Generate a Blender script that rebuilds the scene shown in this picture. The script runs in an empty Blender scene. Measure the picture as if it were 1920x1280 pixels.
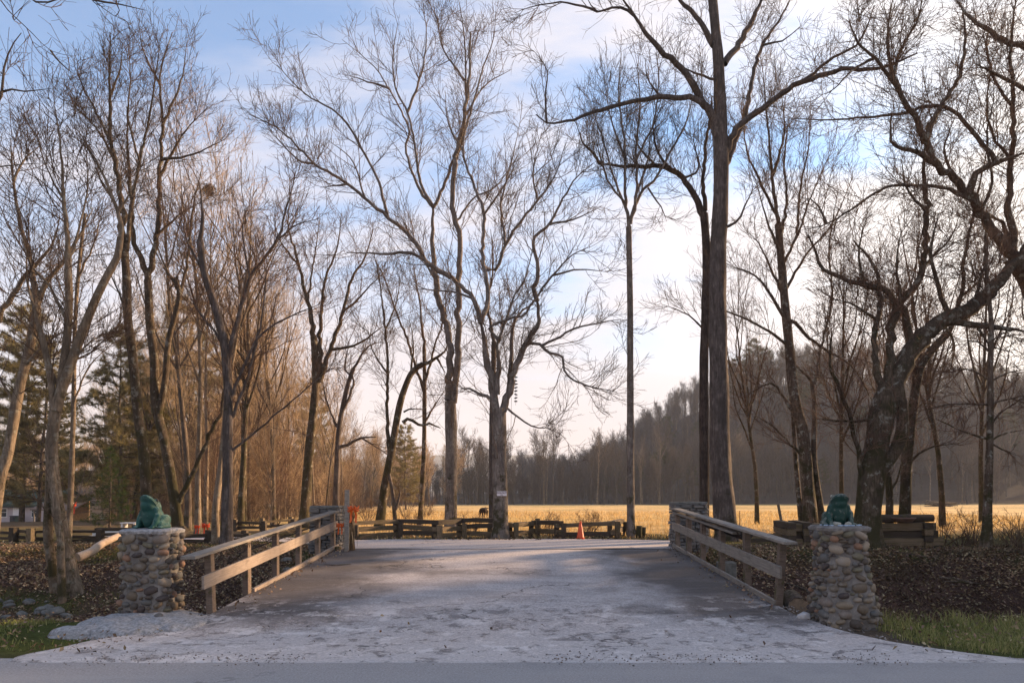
import bpy, bmesh, math, random
import numpy as np
from mathutils import Vector, Matrix
R = math.radians
rng = np.random.default_rng(11)
random.seed(5)
SC = bpy.context.scene
COL = SC.collection
# ------------------------------------------------------------------ camera
F, CXP, HOR, EYE, PITCH = 1280.0, 960.0, 933.0, 1.7, R(2.0)
CYP = HOR - F*math.tan(PITCH)
cd = bpy.data.cameras.new('camera'); cam = bpy.data.objects.new('camera', cd); COL.objects.link(cam)
cd.sensor_width = 36.0; cd.lens = 24.0
cd.shift_y = (CYP-640.0)/1920.0
cd.clip_start = 0.05; cd.clip_end = 6000
cam.location = (0, 0, EYE); cam.rotation_euler = (R(90)+PITCH, 0, 0)
SC.camera = cam
# ------------------------------------------------------------------ sky, sun, exposure
SUN_AZ, SUN_EL = R(60), R(15)            # azimuth measured from +Y towards +X
w = bpy.data.worlds.new('World'); SC.world = w; w.use_nodes = True
nt = w.node_tree; nt.nodes.clear()
def wn(t, **k):
    n = nt.nodes.new(t)
    for a, b in k.items(): setattr(n, a, b)
    return n
def lk(a, b): nt.links.new(a, b)
def wmath(op, a, b=None, clamp=False):
    n = wn('ShaderNodeMath', operation=op, use_clamp=clamp)
    for i, v in enumerate((a, b)):
        if v is None: continue
        if hasattr(v, 'is_linked'): lk(v, n.inputs[i])
        else: n.inputs[i].default_value = v
    return n.outputs[0]
out = wn('ShaderNodeOutputWorld'); bg = wn('ShaderNodeBackground'); bg.inputs[1].default_value = 0.13
lk(bg.outputs[0], out.inputs[0])
sky = wn('ShaderNodeTexSky', sky_type='NISHITA', sun_disc=False)
sky.sun_elevation = SUN_EL; sky.sun_rotation = SUN_AZ
sky.air_density = 1.0; sky.dust_density = 0.6; sky.ozone_density = 2.0
tc = wn('ShaderNodeTexCoord'); sx = wn('ShaderNodeSeparateXYZ'); lk(tc.outputs['Generated'], sx.inputs[0])
den = wmath('ADD', wmath('MAXIMUM', sx.outputs[2], 0.0), 0.22)
cv = wn('ShaderNodeCombineXYZ')
lk(wmath('DIVIDE', sx.outputs[0], den), cv.inputs[0]); lk(wmath('DIVIDE', sx.outputs[1], den), cv.inputs[1])
mp = wn('ShaderNodeMapping'); lk(cv.outputs[0], mp.inputs[0])
mp.inputs['Rotation'].default_value = (0, 0, R(38)); mp.inputs['Scale'].default_value = (0.75, 1.7, 1)
mp.inputs['Location'].default_value = (3.1, 1.7, 0)
n1 = wn('ShaderNodeTexNoise'); lk(mp.outputs[0], n1.inputs[0])
n1.inputs['Scale'].default_value = 1.5; n1.inputs['Detail'].default_value = 8; n1.inputs['Roughness'].default_value = 0.56
n1.inputs['Distortion'].default_value = 0.5
sv = wn('ShaderNodeVectorMath', operation='DOT_PRODUCT'); lk(tc.outputs['Generated'], sv.inputs[0])
sv.inputs[1].default_value = (math.sin(SUN_AZ)*math.cos(SUN_EL), math.cos(SUN_AZ)*math.cos(SUN_EL), math.sin(SUN_EL))
sdot = wmath('MAXIMUM', sv.outputs['Value'], 0.0)
glow = wmath('POWER', sdot, 6.5)
hz = wmath('POWER', wmath('SUBTRACT', 1.0, wmath('MAXIMUM', sx.outputs[2], 0.0), True), 3.0)
cov = wmath('ADD', wmath('ADD', wmath('ADD', wmath('MULTIPLY', n1.outputs['Fac'], 3.0), -1.24), wmath('MULTIPLY', wmath('POWER', sdot, 3.0), 0.50)), wmath('MULTIPLY', wmath('POWER', hz, 0.7), 1.18))
mr = wn('ShaderNodeMapRange', interpolation_type='SMOOTHSTEP'); lk(cov, mr.inputs[0])
mr.inputs[1].default_value = 0.40; mr.inputs[2].default_value = 1.15; mr.inputs[3].default_value = 0.15; mr.inputs[4].default_value = 0.96
CLOUD = (2.2, 2.12, 2.3, 1); CGLOW = (5.2, 4.8, 4.3, 1)
cm = wn('ShaderNodeMixRGB'); cm.inputs[1].default_value = CLOUD; cm.inputs[2].default_value = CGLOW
lk(wmath('MULTIPLY', glow, 1.1, True), cm.inputs[0])
hm = wn('ShaderNodeMixRGB', blend_type='MULTIPLY'); hm.inputs[2].default_value = (1.0, 0.955, 0.90, 1)
lk(wmath('POWER', hz, 2.0), hm.inputs[0]); lk(cm.outputs[0], hm.inputs[1])
lo = wn('ShaderNodeMapRange', interpolation_type='SMOOTHSTEP'); lk(sx.outputs[2], lo.inputs[0])
lo.inputs[1].default_value = 0.04; lo.inputs[2].default_value = 0.50; lo.inputs[3].default_value = 0.97; lo.inputs[4].default_value = 0.0
veil = wmath('SUBTRACT', 1.0, wmath('MULTIPLY', wmath('SUBTRACT', 1.0, mr.outputs[0]), wmath('SUBTRACT', 1.0, lo.outputs[0])))
sm = wn('ShaderNodeMixRGB'); lk(veil, sm.inputs[0])
sg = wn('ShaderNodeMixRGB', blend_type='MULTIPLY'); sg.inputs[0].default_value = 1.0
lk(sky.outputs[0], sg.inputs[1]); sg.inputs[2].default_value = (0.42, 0.655, 0.79, 1)
lk(sg.outputs[0], sm.inputs[1]); lk(hm.outputs[0], sm.inputs[2])
lk(sm.outputs[0], bg.inputs[0])
sl = bpy.data.lights.new('sun', 'SUN'); so = bpy.data.objects.new('sun', sl); COL.objects.link(so)
sl.energy = 4.6; sl.angle = R(3.5); sl.color = (1.0, 0.68, 0.40)
sd = Vector(sv.inputs[1].default_value)
so.rotation_euler = (-sd).to_track_quat('-Z', 'Y').to_euler(); so.location = (40, 20, 30)
SC.view_settings.view_transform = 'Standard'; SC.view_settings.look = 'None'
SC.view_settings.gamma = 1; SC.view_settings.use_curve_mapping = False
SC.view_settings.exposure = 1.7
SC.render.engine = 'CYCLES'
cy = SC.cycles
cy.max_bounces = 5; cy.diffuse_bounces = 3; cy.glossy_bounces = 2; cy.volume_bounces = 0; cy.transparent_max_bounces = 8
cy.use_denoising = True
try: cy.denoiser = 'OPENIMAGEDENOISE'
except Exception: pass
SC.render.filter_size = 1.2
# ------------------------------------------------------------------ pixel of the photograph -> point on the plane y = Y
SP, CP = math.sin(PITCH), math.cos(PITCH)
def W(px, py, Y):
    u = (px-CXP)/F; v = (CYP-py)/F
    t = Y/(CP - v*SP)
    return np.array([u*t, Y, EYE + t*(SP + v*CP)])
def wid(wpx, Y): return wpx/F*Y
# ------------------------------------------------------------------ numeric noise
_tab = np.random.default_rng(3).random((64, 64))
def vn(x, y, s=1.0, o=0):
    x = np.asarray(x, float)/s + o*7.3; y = np.asarray(y, float)/s + o*3.1
    xi = np.floor(x).astype(int); yi = np.floor(y).astype(int); fx = x-xi; fy = y-yi
    fx = fx*fx*(3-2*fx); fy = fy*fy*(3-2*fy)
    a = _tab[xi & 63, yi & 63]; b = _tab[(xi+1) & 63, yi & 63]; c = _tab[xi & 63, (yi+1) & 63]; d = _tab[(xi+1) & 63, (yi+1) & 63]
    return (a*(1-fx)+b*fx)*(1-fy) + (c*(1-fx)+d*fx)*fy - 0.5
def fbm(x, y, s=1.0, o=0): return vn(x, y, s, o) + 0.5*vn(x, y, s/2.1, o+1) + 0.25*vn(x, y, s/4.3, o+2)
def ss(a, b, x):
    t = np.clip((np.asarray(x, float)-a)/(b-a), 0, 1); return t*t*(3-2*t)
# ------------------------------------------------------------------ terrain heights
DL, DR, DY0, DY1 = -4.27, 3.98, 9.7, 16.6          # bridge deck
def zd(y):                                           # driveway height
    return 0.45*np.clip((np.asarray(y, float)-8.6)/(16.4-8.6), 0, 1)**1.05
def zg(x, y):
    x = np.asarray(x, float); y = np.asarray(y, float)
    z = zd(y)
    rt = ss(-3.5, 3.5, x)
    dep = 0.95*(1-rt) + 1.75*rt
    near = ss(9.35, 10.7, y + 0.25*vn(x, y, 1.7, 4)) if True else 0
    far = 1-ss(12.2+0.9*rt, 17.9-0.6*rt, y + 0.5*vn(x, y, 2.3, 5))
    z = z - dep*near*far
    z = z - 0.05*ss(0, 0.3, y-7.0)*(1-ss(9, 10, y))
    lot = ss(16.9, 18, y)*(1-ss(24, 25, y))*ss(-18, -16, x)*(1-ss(5, 6, x))
    z = z + fbm(x, y, 2.4, 1)*0.09*ss(8.8, 10.5, y)*(1-lot)*(1-0.5*ss(25, 60, y))
    z = z - 0.03*ss(15, 17, y)
    z = z - 1.9*ss(30, 80, y)*(1-ss(-34, -20, x))
    z = z + 40*ss(12, 92, x)*ss(136, 225, y)*(1-0.28*ss(95, 170, x)) + 6*fbm(x, y, 40, 6)*ss(150, 200, y)*ss(12, 60, x)
    z = z + 10*(1-ss(-130, -25, x))*ss(90, 190, y) + 3*ss(150, 260, y)*(1-ss(0, 30, x))
    z = z - 0.08*(1-ss(7.0, 7.35, y))
    return z
def zg1(x, y): return float(zg(np.array([x]), np.array([y]))[0])
def hit(px, py, zoff=0.0):                            # where the ray through a pixel meets the terrain
    a = W(px, py, 1.0); d = a - np.array([0, 0, EYE])
    ys = np.concatenate([np.arange(6, 40, 0.02), np.arange(40, 200, 0.1)])
    zz = EYE + d[2]*ys; g = zg(d[0]*ys, ys)+zoff
    k = np.nonzero(zz <= g)[0]
    Y = ys[k[0]] if len(k) else 199.0
    return np.array([d[0]*Y, Y, zg1(d[0]*Y, Y)])
# ------------------------------------------------------------------ objects
def tag(o, label=None, cat=None, group=None, kind=None):
    if label: o['label'] = label
    if cat: o['category'] = cat
    if group: o['group'] = group
    if kind: o['kind'] = kind
    return o
def thing(name, label, cat, loc=(0, 0, 0), rz=0, group=None):
    o = bpy.data.objects.new(name, None); COL.objects.link(o); o.empty_display_size = 0.1
    o.location = [float(v) for v in loc]; o.rotation_euler = (0, 0, rz)
    return tag(o, label, cat, group)
def link(name, me, parent=None, mat=None):
    o = bpy.data.objects.new(name, me); COL.objects.link(o)
    if mat is not None and not me.materials:
        for m in (mat if isinstance(mat, (list, tuple)) else [mat]): me.materials.append(m)
    if parent is not None: o.parent = parent
    return o
def copy_tree(o, parent=None):
    c = o.copy(); COL.objects.link(c)
    if parent is not None: c.parent = parent
    for ch in o.children: copy_tree(ch, c)
    return c
def npmesh(name, V, Q, smooth=True, mi=None, cols=None):
    """V (n,3), Q list of index arrays (m,k)"""
    V = np.ascontiguousarray(V, dtype=np.float32)
    if not isinstance(Q, list): Q = [Q]
    me = bpy.data.meshes.new(name)
    me.vertices.add(len(V)); me.vertices.foreach_set('co', V.ravel())
    li = np.concatenate([q.ravel() for q in Q]).astype(np.int32)
    cnt = np.concatenate([np.full(len(q), q.shape[1], np.int32) for q in Q])
    st = np.concatenate([[0], np.cumsum(cnt)[:-1]]).astype(np.int32)
    me.loops.add(len(li)); me.loops.foreach_set('vertex_index', li)
    me.polygons.add(len(cnt)); me.polygons.foreach_set('loop_start', st)
    me.polygons.foreach_set('use_smooth', np.full(len(cnt), smooth, dtype=bool))
    if mi is not None: me.polygons.foreach_set('material_index', np.asarray(mi, np.int32))
    me.update(calc_edges=True)
    if cols is not None:
        at = me.color_attributes.new('Col', 'FLOAT_COLOR', 'POINT')
        c4 = np.ones((len(V), 4), np.float32); c4[:, :3] = cols
        at.data.foreach_set('color', c4.ravel())
    return me
class MB:
    """collects shapes into one mesh"""
    def __init__(s): s.b = bmesh.new()
    def box(s, c, size, rot=None, bev=0.0, jit=0.0):
        m = Matrix.Translation(Vector(c)) @ (rot.to_4x4() if rot is not None else Matrix.Identity(4)) @ Matrix.Diagonal((size[0], size[1], size[2], 1))
        r = bmesh.ops.create_cube(s.b, size=1, matrix=m); vs = r['verts']
        if jit:
            for v in vs: v.co += Vector([random.uniform(-jit, jit) for _ in range(3)])
        if bev:
            es = list({e for v in vs for e in v.link_edges})
            bmesh.ops.bevel(s.b, geom=es, offset=bev, segments=1, affect='EDGES')
        return s
    def bar(s, p, q, wdt, hgt, bev=0.0, roll=0.0, jit=0.0):
        p = Vector(p); q = Vector(q); d = q-p
        x = d.normalized(); up = Vector((0, 0, 1)) if abs(x.z) < 0.95 else Vector((0, 1, 0))
        y = up.cross(x).normalized(); z = x.cross(y)
        rot = Matrix((x, y, z)).transposed()
        if roll: rot = rot @ Matrix.Rotation(roll, 3, 'X')
        return s.box((p+q)/2, (d.length, wdt, hgt), rot, bev, jit)
    def ball(s, c, r, sub=2, rot=None):
        r = (r, r, r) if not hasattr(r, '__len__') else r
        m = Matrix.Translation(Vector(c)) @ (rot.to_4x4() if rot is not None else Matrix.Identity(4)) @ Matrix.Diagonal((r[0], r[1], r[2], 1))
        bmesh.ops.create_icosphere(s.b, subdivisions=sub, radius=1, matrix=m); return s
    def tube(s, pts, rad, k=8, cap=True):
        pts = [Vector(p) for p in pts]; n = len(pts)
        rad = [rad]*n if not hasattr(rad, '__len__') else rad
        rings = []
        for i in range(n):
            t = (pts[min(i+1, n-1)]-pts[max(i-1, 0)]).normalized()
            ref = Vector((0, 0, 1)) if abs(t.z) < 0.9 else Vector((1, 0, 0))
            u = t.cross(ref).normalized(); v = t.cross(u)
            rings.append([s.b.verts.new(pts[i]+(u*math.cos(2*math.pi*j/k)+v*math.sin(2*math.pi*j/k))*rad[i]) for j in range(k)])
        for i in range(n-1):
            for j in range(k):
                s.b.faces.new((rings[i][j], rings[i][(j+1) % k], rings[i+1][(j+1) % k], rings[i+1][j]))
        if cap:
            s.b.faces.new(rings[0][::-1]); s.b.faces.new(rings[-1])
        return s
    def poly(s, pts):
        s.b.faces.new([s.b.verts.new(p) for p in pts]); return s
    def build(s, name, mat, parent=None, smooth=False, auto=None):
        bmesh.ops.recalc_face_normals(s.b, faces=s.b.faces)
        me = bpy.data.meshes.new(name); s.b.to_mesh(me); s.b.free()
        for p in me.polygons: p.use_smooth = smooth
        return link(name, me, parent, mat)
def remesh(mb, voxel, name, smooth_it=4):
    me = bpy.data.meshes.new(name); mb.b.to_mesh(me); mb.b.free()
    o = bpy.data.objects.new('temporary', me); COL.objects.link(o)
    m = o.modifiers.new('r', 'REMESH'); m.mode = 'VOXEL'; m.voxel_size = voxel
    s = o.modifiers.new('s', 'SMOOTH'); s.iterations = smooth_it; s.factor = 0.5
    dg = bpy.context.evaluated_depsgraph_get(); dg.update()
    r = bpy.data.meshes.new_from_object(o.evaluated_get(dg))
    bpy.data.objects.remove(o); bpy.data.meshes.remove(me)
    r.name = name
    for p in r.polygons: p.use_smooth = True
    return r
# ------------------------------------------------------------------ materials
def newmat(name, rough=0.9, spec=0.2):
    m = bpy.data.materials.new(name); m.use_nodes = True
    b = m.node_tree.nodes['Principled BSDF']
    b.inputs['Roughness'].default_value = rough
    b.inputs['Specular IOR Level'].default_value = spec
    return m, m.node_tree, b
def node(t, ty, **k):
    n = t.nodes.new(ty)
    for a, b in k.items(): setattr(n, a, b)
    return n
def noise(t, vec, scale, det=4, rough=0.6, dist=0.0):
    n = node(t, 'ShaderNodeTexNoise'); n.inputs['Scale'].default_value = scale; n.inputs['Detail'].default_value = det
    n.inputs['Roughness'].default_value = rough; n.inputs['Distortion'].default_value = dist
    if vec is not None: t.links.new(vec, n.inputs['Vector'])
    return n.outputs['Fac']
def ramp(t, fac, stops, interp='LINEAR'):
    n = node(t, 'ShaderNodeValToRGB'); n.color_ramp.interpolation = interp
    e = n.color_ramp.elements
    while len(e) > 1: e.remove(e[-1])
    for i, (p, c) in enumerate(stops):
        el = e[0] if i == 0 else e.new(p)
        el.position = p; el.color = (c[0], c[1], c[2], 1) if hasattr(c, '__len__') else (c, c, c, 1)
    if fac is not None: t.links.new(fac, n.inputs[0])
    return n.outputs[0]
def mixc(t, fac, a, b, mode='MIX'):
    n = node(t, 'ShaderNodeMixRGB', blend_type=mode)
    for i, v in ((0, fac), (1, a), (2, b)):
        if hasattr(v, 'is_linked'): t.links.new(v, n.inputs[i])
        elif i == 0: n.inputs[0].default_value = v
        else: n.inputs[i].default_value = (v[0], v[1], v[2], 1)
    return n.outputs[0]
def mth(t, op, a, b=None, clamp=False):
    n = node(t, 'ShaderNodeMath', operation=op, use_clamp=clamp)
    for i, v in enumerate((a, b)):
        if v is None: continue
        if hasattr(v, 'is_linked'): t.links.new(v, n.inputs[i])
        else: n.inputs[i].default_value = v
    return n.outputs[0]
def maprange(t, v, a, b, c=0, d=1, smooth=True):
    n = node(t, 'ShaderNodeMapRange', interpolation_type='SMOOTHSTEP' if smooth else 'LINEAR')
    t.links.new(v, n.inputs[0])
    for i, x in enumerate((a, b, c, d)): n.inputs[i+1].default_value = x
    return n.outputs[0]
def bump(t, b, h, strength=0.5, dist=0.02):
    n = node(t, 'ShaderNodeBump'); n.inputs['Strength'].default_value = strength; n.inputs['Distance'].default_value = dist
    t.links.new(h, n.inputs['Height']); t.links.new(n.outputs[0], b.inputs['Normal'])
def coords(t, kind='Object', scale=None, rot=None):
    c = node(t, 'ShaderNodeTexCoord').outputs[kind]
    if scale is None and rot is None: return c
    m = node(t, 'ShaderNodeMapping'); t.links.new(c, m.inputs[0])
    if scale: m.inputs['Scale'].default_value = scale
    if rot: m.inputs['Rotation'].default_value = rot
    return m.outputs[0]
def setc(t, b, c): t.links.new(c, b.inputs['Base Color'])

def bark(name, dark, mid, light, moss=0.0, mosscol=(0.048, 0.042, 0.018), sc=1.0, lichen=0.0):
    m, t, b = newmat(name, 0.95, 0.1)
    g = node(t, 'ShaderNodeNewGeometry').outputs['Position']
    mp = node(t, 'ShaderNodeMapping'); t.links.new(g, mp.inputs[0]); mp.inputs['Scale'].default_value = (sc, sc, sc*0.16)
    f = noise(t, mp.outputs[0], 22, 6, 0.7, 0.6)
    c = ramp(t, f, [(0.28, dark), (0.5, mid), (0.72, light)])
    big = noise(t, g, 2.4, 6, 0.7)
    c = mixc(t, maprange(t, big, 0.40, 0.62, 0, 0.7), c, [v*0.5 for v in mid])
    if lichen:
        l = noise(t, g, 5.5, 4, 0.65)
        c = mixc(t, maprange(t, l, 0.56, 0.64, 0, lichen), c, (0.34, 0.33, 0.27))
    if moss:
        z = node(t, 'ShaderNodeSeparateXYZ'); t.links.new(g, z.inputs[0])
        ms = mth(t, 'ADD', noise(t, g, 2.6, 5, 0.7), mth(t, 'MULTIPLY', z.outputs[2], -0.03))
        c = mixc(t, maprange(t, ms, 0.52-0.28*moss, 0.66-0.28*moss, 0, 0.9), c, mosscol)
    setc(t, b, c)
    bump(t, b, f, 0.9, 0.035)
    return m
M = {}
M['bark'] = bark('bark_grey_brown', (0.035, 0.026, 0.02), (0.13, 0.098, 0.075), (0.25, 0.20, 0.16), 0.25)
M['bark_dark'] = bark('bark_dark_furrowed', (0.032, 0.025, 0.022), (0.12, 0.096, 0.083), (0.24, 0.195, 0.17), 0.1, sc=0.8)
M['bark_moss'] = bark('bark_mossy', (0.03, 0.023, 0.015), (0.10, 0.074, 0.05), (0.22, 0.165, 0.118), 0.6, lichen=0.5)
M['bark_black'] = bark('bark_black', (0.025, 0.018, 0.015), (0.08, 0.06, 0.05), (0.15, 0.115, 0.096), 0.1)
M['bark_mossy_light'] = bark('bark_mossy_lichen', (0.04, 0.03, 0.022), (0.14, 0.10, 0.072), (0.27, 0.22, 0.17), 0.45, lichen=0.7)
M['bark_pale'] = bark('bark_pale', (0.075, 0.055, 0.038), (0.22, 0.165, 0.115), (0.38, 0.30, 0.22), 0.15, lichen=0.4)
M['bark_walnut'] = bark('bark_walnut', (0.06, 0.048, 0.041), (0.21, 0.172, 0.147), (0.37, 0.315, 0.27), 0.2, lichen=0.35)
def twigmat(name, a, bcol):
    m, t, b = newmat(name, 0.85, 0.15)
    g = node(t, 'ShaderNodeNewGeometry').outputs['Position']
    setc(t, b, ramp(t, noise(t, g, 3.0, 3), [(0.35, a), (0.68, bcol)])); return m
M['twig'] = twigmat('twig_brown', (0.07, 0.045, 0.031), (0.165, 0.108, 0.072))
M['twig_red'] = twigmat('twig_reddish', (0.08, 0.046, 0.031), (0.18, 0.108, 0.072))
M['twig_sunlit'] = twigmat('twig_sunlit_tan', (0.22, 0.15, 0.085), (0.48, 0.34, 0.20))  # tan twigs, with the low sun's gold put into the colour
M['twig_far_shaded'] = twigmat('twig_far_shaded', (0.06, 0.05, 0.048), (0.13, 0.108, 0.10))  # grey-brown twigs darkened: the hill's shade is put into the colour
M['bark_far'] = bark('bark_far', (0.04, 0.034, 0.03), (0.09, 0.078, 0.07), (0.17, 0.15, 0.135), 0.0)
M['twig_grey'] = twigmat('twig_grey', (0.07, 0.053, 0.044), (0.15, 0.118, 0.096))
def wood(name, a, bcol, scale=(1, 1, 1), moss=0.0, warp=0.4):
    m, t, b = newmat(name, 0.85, 0.2)
    v = coords(t, 'Object', (2.0*scale[0], 26*scale[1], 26*scale[2]))
    f = noise(t, v, 1.6, 6, 0.65, warp)
    r = node(t, 'ShaderNodeObjectInfo').outputs['Random']
    c = ramp(t, f, [(0.3, a), (0.7, bcol)])
    c = mixc(t, mth(t, 'MULTIPLY', r, 0.45), c, [v_*0.5 for v_ in a])
    st = noise(t, coords(t, 'Object'), 4.5, 4, 0.6)
    c = mixc(t, maprange(t, st, 0.52, 0.72, 0, 0.55), c, [v_*0.62 for v_ in a])
    if moss:
        c = mixc(t, maprange(t, noise(t, coords(t, 'Object'), 7, 4, 0.7), 0.6-0.25*moss, 0.75-0.25*moss, 0, 0.8), c, (0.07, 0.065, 0.018))
    setc(t, b, c); bump(t, b, f, 0.6, 0.008); return m
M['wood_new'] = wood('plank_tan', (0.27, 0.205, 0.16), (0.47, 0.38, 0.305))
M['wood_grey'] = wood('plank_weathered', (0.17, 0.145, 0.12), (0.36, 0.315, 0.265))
M['wood_post'] = wood('post_brown', (0.12, 0.085, 0.065), (0.26, 0.195, 0.15), moss=0.3)
M['wood_tie'] = wood('timber_dark', (0.095, 0.067, 0.043), (0.30, 0.215, 0.135), moss=0.45)
M['wood_tie_black'] = wood('timber_black', (0.04, 0.029, 0.022), (0.13, 0.094, 0.067), moss=0.3)
M['wood_bare'] = wood('log_barkless', (0.42, 0.30, 0.21), (0.62, 0.48, 0.36))
def plain(name, c, rough=0.7, spec=0.3, var=0.25, sc=6.0, metal=0.0):
    m, t, b = newmat(name, rough, spec)
    f = noise(t, coords(t, 'Object'), sc, 5, 0.65)
    setc(t, b, ramp(t, f, [(0.25, [v*(1-var) for v in c]), (0.75, [min(1, v*(1+var)) for v in c])]))
    b.inputs['Metallic'].default_value = metal
    bump(t, b, f, 0.25, 0.01); return m
M['cement'] = plain('cement', (0.31, 0.295, 0.285), 0.9, 0.1, 0.6, 24)
M['mortar'] = plain('mortar', (0.19, 0.172, 0.155), 0.95, 0.1, 0.55, 9)
M['wire'] = plain('wire_black', (0.025, 0.02, 0.018), 0.6, 0.3, 0.3)
M['coco'] = plain('coir_liner', (0.045, 0.03, 0.02), 0.95, 0.1, 0.5, 30)
M['orange'] = plain('orange_ribbon', (0.72, 0.115, 0.012), 0.5, 0.4, 0.3, 20)
M['cone'] = plain('cone_orange', (0.74, 0.10, 0.03), 0.5, 0.4, 0.15, 5)
M['red_bow'] = plain('red_orange_bow', (0.70, 0.075, 0.02), 0.6, 0.3, 0.2, 9)
M['corn'] = plain('corn_husk', (0.34, 0.235, 0.13), 0.9, 0.1, 0.45, 9)
M['corn_dark'] = plain('corn_stalk', (0.15, 0.095, 0.05), 0.9, 0.1, 0.45, 9)
M['white'] = plain('white_paint', (0.74, 0.70, 0.66), 0.6, 0.3, 0.1, 5)
M['house_wall'] = plain('house_siding', (0.46, 0.385, 0.375), 0.8, 0.2, 0.08, 2)
M['roof_green'] = plain('roof_green', (0.045, 0.062, 0.045), 0.9, 0.1, 0.4, 3)
M['roof_brown'] = plain('roof_brown', (0.16, 0.115, 0.09), 0.9, 0.1, 0.3, 3)
M['roof_blue'] = plain('roof_grey_blue', (0.20, 0.23, 0.28), 0.6, 0.3, 0.2, 2)
M['glass'] = plain('window_glass', (0.02, 0.03, 0.035), 0.1, 0.6, 0.1)
M['dark'] = plain('dark_metal', (0.022, 0.022, 0.024), 0.5, 0.4, 0.2)
M['red_paint'] = plain('dark_red_paint', (0.20, 0.022, 0.03), 0.3, 0.5, 0.1)
M['rubber'] = plain('tyre_rubber', (0.018, 0.018, 0.018), 0.9, 0.1, 0.2)
M['chrome'] = plain('rim_metal', (0.45, 0.45, 0.46), 0.35, 0.5, 0.1, 6, 0.7)
M['lamp'] = plain('lamp_lens', (0.55, 0.10, 0.06), 0.2, 0.5, 0.1)
M['calf'] = plain('calf_hide', (0.028, 0.016, 0.010), 0.9, 0.1, 0.4, 8)
M['hut'] = plain('hut_timber', (0.46, 0.27, 0.11), 0.8, 0.2, 0.3, 5)
M['pan'] = plain('feed_pan', (0.24, 0.155, 0.12), 0.8, 0.2, 0.25, 8)
M['sign'] = plain('sign_white', (0.72, 0.68, 0.70), 0.6, 0.2, 0.08, 12)
M['ink'] = plain('sign_letters', (0.13, 0.06, 0.06), 0.7, 0.1, 0.1)
M['rust'] = plain('rusty_steel', (0.10, 0.055, 0.035), 0.85, 0.2, 0.4, 25)
M['endgrain'] = plain('log_end', (0.30, 0.22, 0.15), 0.9, 0.1, 0.3, 16)
M['pale_rock'] = plain('pale_rock', (0.45, 0.43, 0.42), 0.9, 0.1, 0.25, 12)
M['grey_rock'] = plain('grey_rock', (0.15, 0.145, 0.13), 0.95, 0.1, 0.5, 10)
M['mosaic'] = plain('mosaic_blue', (0.42, 0.54, 0.68), 0.35, 0.5, 0.4, 30)
# cobbles: colour by object
def stonemat(name, stops):
    m, t, b = newmat(name, 0.8, 0.25)
    r = node(t, 'ShaderNodeObjectInfo').outputs['Random']
    c = ramp(t, r, stops, 'CONSTANT')
    f = noise(t, coords(t, 'Object'), 16, 5, 0.7)
    c = mixc(t, 1.0, c, ramp(t, f, [(0.25, 0.42), (0.75, 1.05)]), 'MULTIPLY')
    l = noise(t, node(t, 'ShaderNodeNewGeometry').outputs['Position'], 7, 4, 0.6)
    c = mixc(t, maprange(t, l, 0.52, 0.7, 0, 0.4), c, (0.30, 0.28, 0.255))
    setc(t, b, c); bump(t, b, f, 0.5, 0.008); return m
M['cobble'] = stonemat('cobbles', [(0, (0.20, 0.155, 0.11)), (0.15, (0.13, 0.105, 0.085)), (0.3, (0.29, 0.225, 0.155)), (0.43, (0.17, 0.16, 0.145)),
    (0.55, (0.36, 0.21, 0.135)), (0.64, (0.11, 0.085, 0.075)), (0.74, (0.25, 0.20, 0.16)), (0.84, (0.22, 0.19, 0.125)), (0.93, (0.40, 0.32, 0.235))])
M['flag'] = stonemat('flagstones', [(0, (0.20, 0.19, 0.18)), (0.25, (0.14, 0.135, 0.13)), (0.5, (0.24, 0.215, 0.19)), (0.75, (0.17, 0.155, 0.14))])
# green frogs
def frogmat(name, a, bb, worn, amt):
    m, t, b = newmat(name, 0.6, 0.35)
    g = coords(t, 'Object'); f = noise(t, g, 14, 6, 0.7)
    c = ramp(t, noise(t, g, 4, 4), [(0.35, a), (0.7, bb)])
    n = node(t, 'ShaderNodeSeparateXYZ'); t.links.new(node(t, 'ShaderNodeNewGeometry').outputs['Normal'], n.inputs[0])
    c = mixc(t, maprange(t, mth(t, 'ADD', f, mth(t, 'MULTIPLY', n.outputs[2], 0.16)), 0.62-amt*0.3, 0.8-amt*0.3, 0, 0.75), c, worn)
    setc(t, b, c); bump(t, b, f, 0.5, 0.01); return m
M['frog'] = frogmat('frog_green_paint', (0.006, 0.048, 0.04), (0.014, 0.085, 0.066), (0.17, 0.25, 0.19), 0.22)
M['frog_worn'] = frogmat('frog_worn_paint', (0.005, 0.032, 0.024), (0.012, 0.055, 0.042), (0.17, 0.18, 0.15), 0.34)
M['frog_pale'] = plain('frog_bare_concrete', (0.36, 0.35, 0.29), 0.8, 0.2, 0.3, 20)
# attribute coloured stuff
def attrmat(name, rough=0.9, trans=0.0):
    m, t, b = newmat(name, rough, 0.15)
    a = node(t, 'ShaderNodeAttribute', attribute_name='Col'); setc(t, b, a.outputs['Color'])
    if trans:
        o = t.nodes['Material Output']; tr = node(t, 'ShaderNodeBsdfTranslucent'); mx = node(t, 'ShaderNodeMixShader')
        mx.inputs[0].default_value = trans; t.links.new(a.outputs['Color'], tr.inputs[0])
        t.links.new(b.outputs[0], mx.inputs[1]); t.links.new(tr.outputs[0], mx.inputs[2]); t.links.new(mx.outputs[0], o.inputs[0])
    return m
M['blade'] = attrmat('grass_blades', 0.7, 0.35)
M['leaf'] = attrmat('fallen_leaves', 0.85, 0.15)
M['needle'] = attrmat('conifer_needles', 0.75, 0.25)
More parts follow.
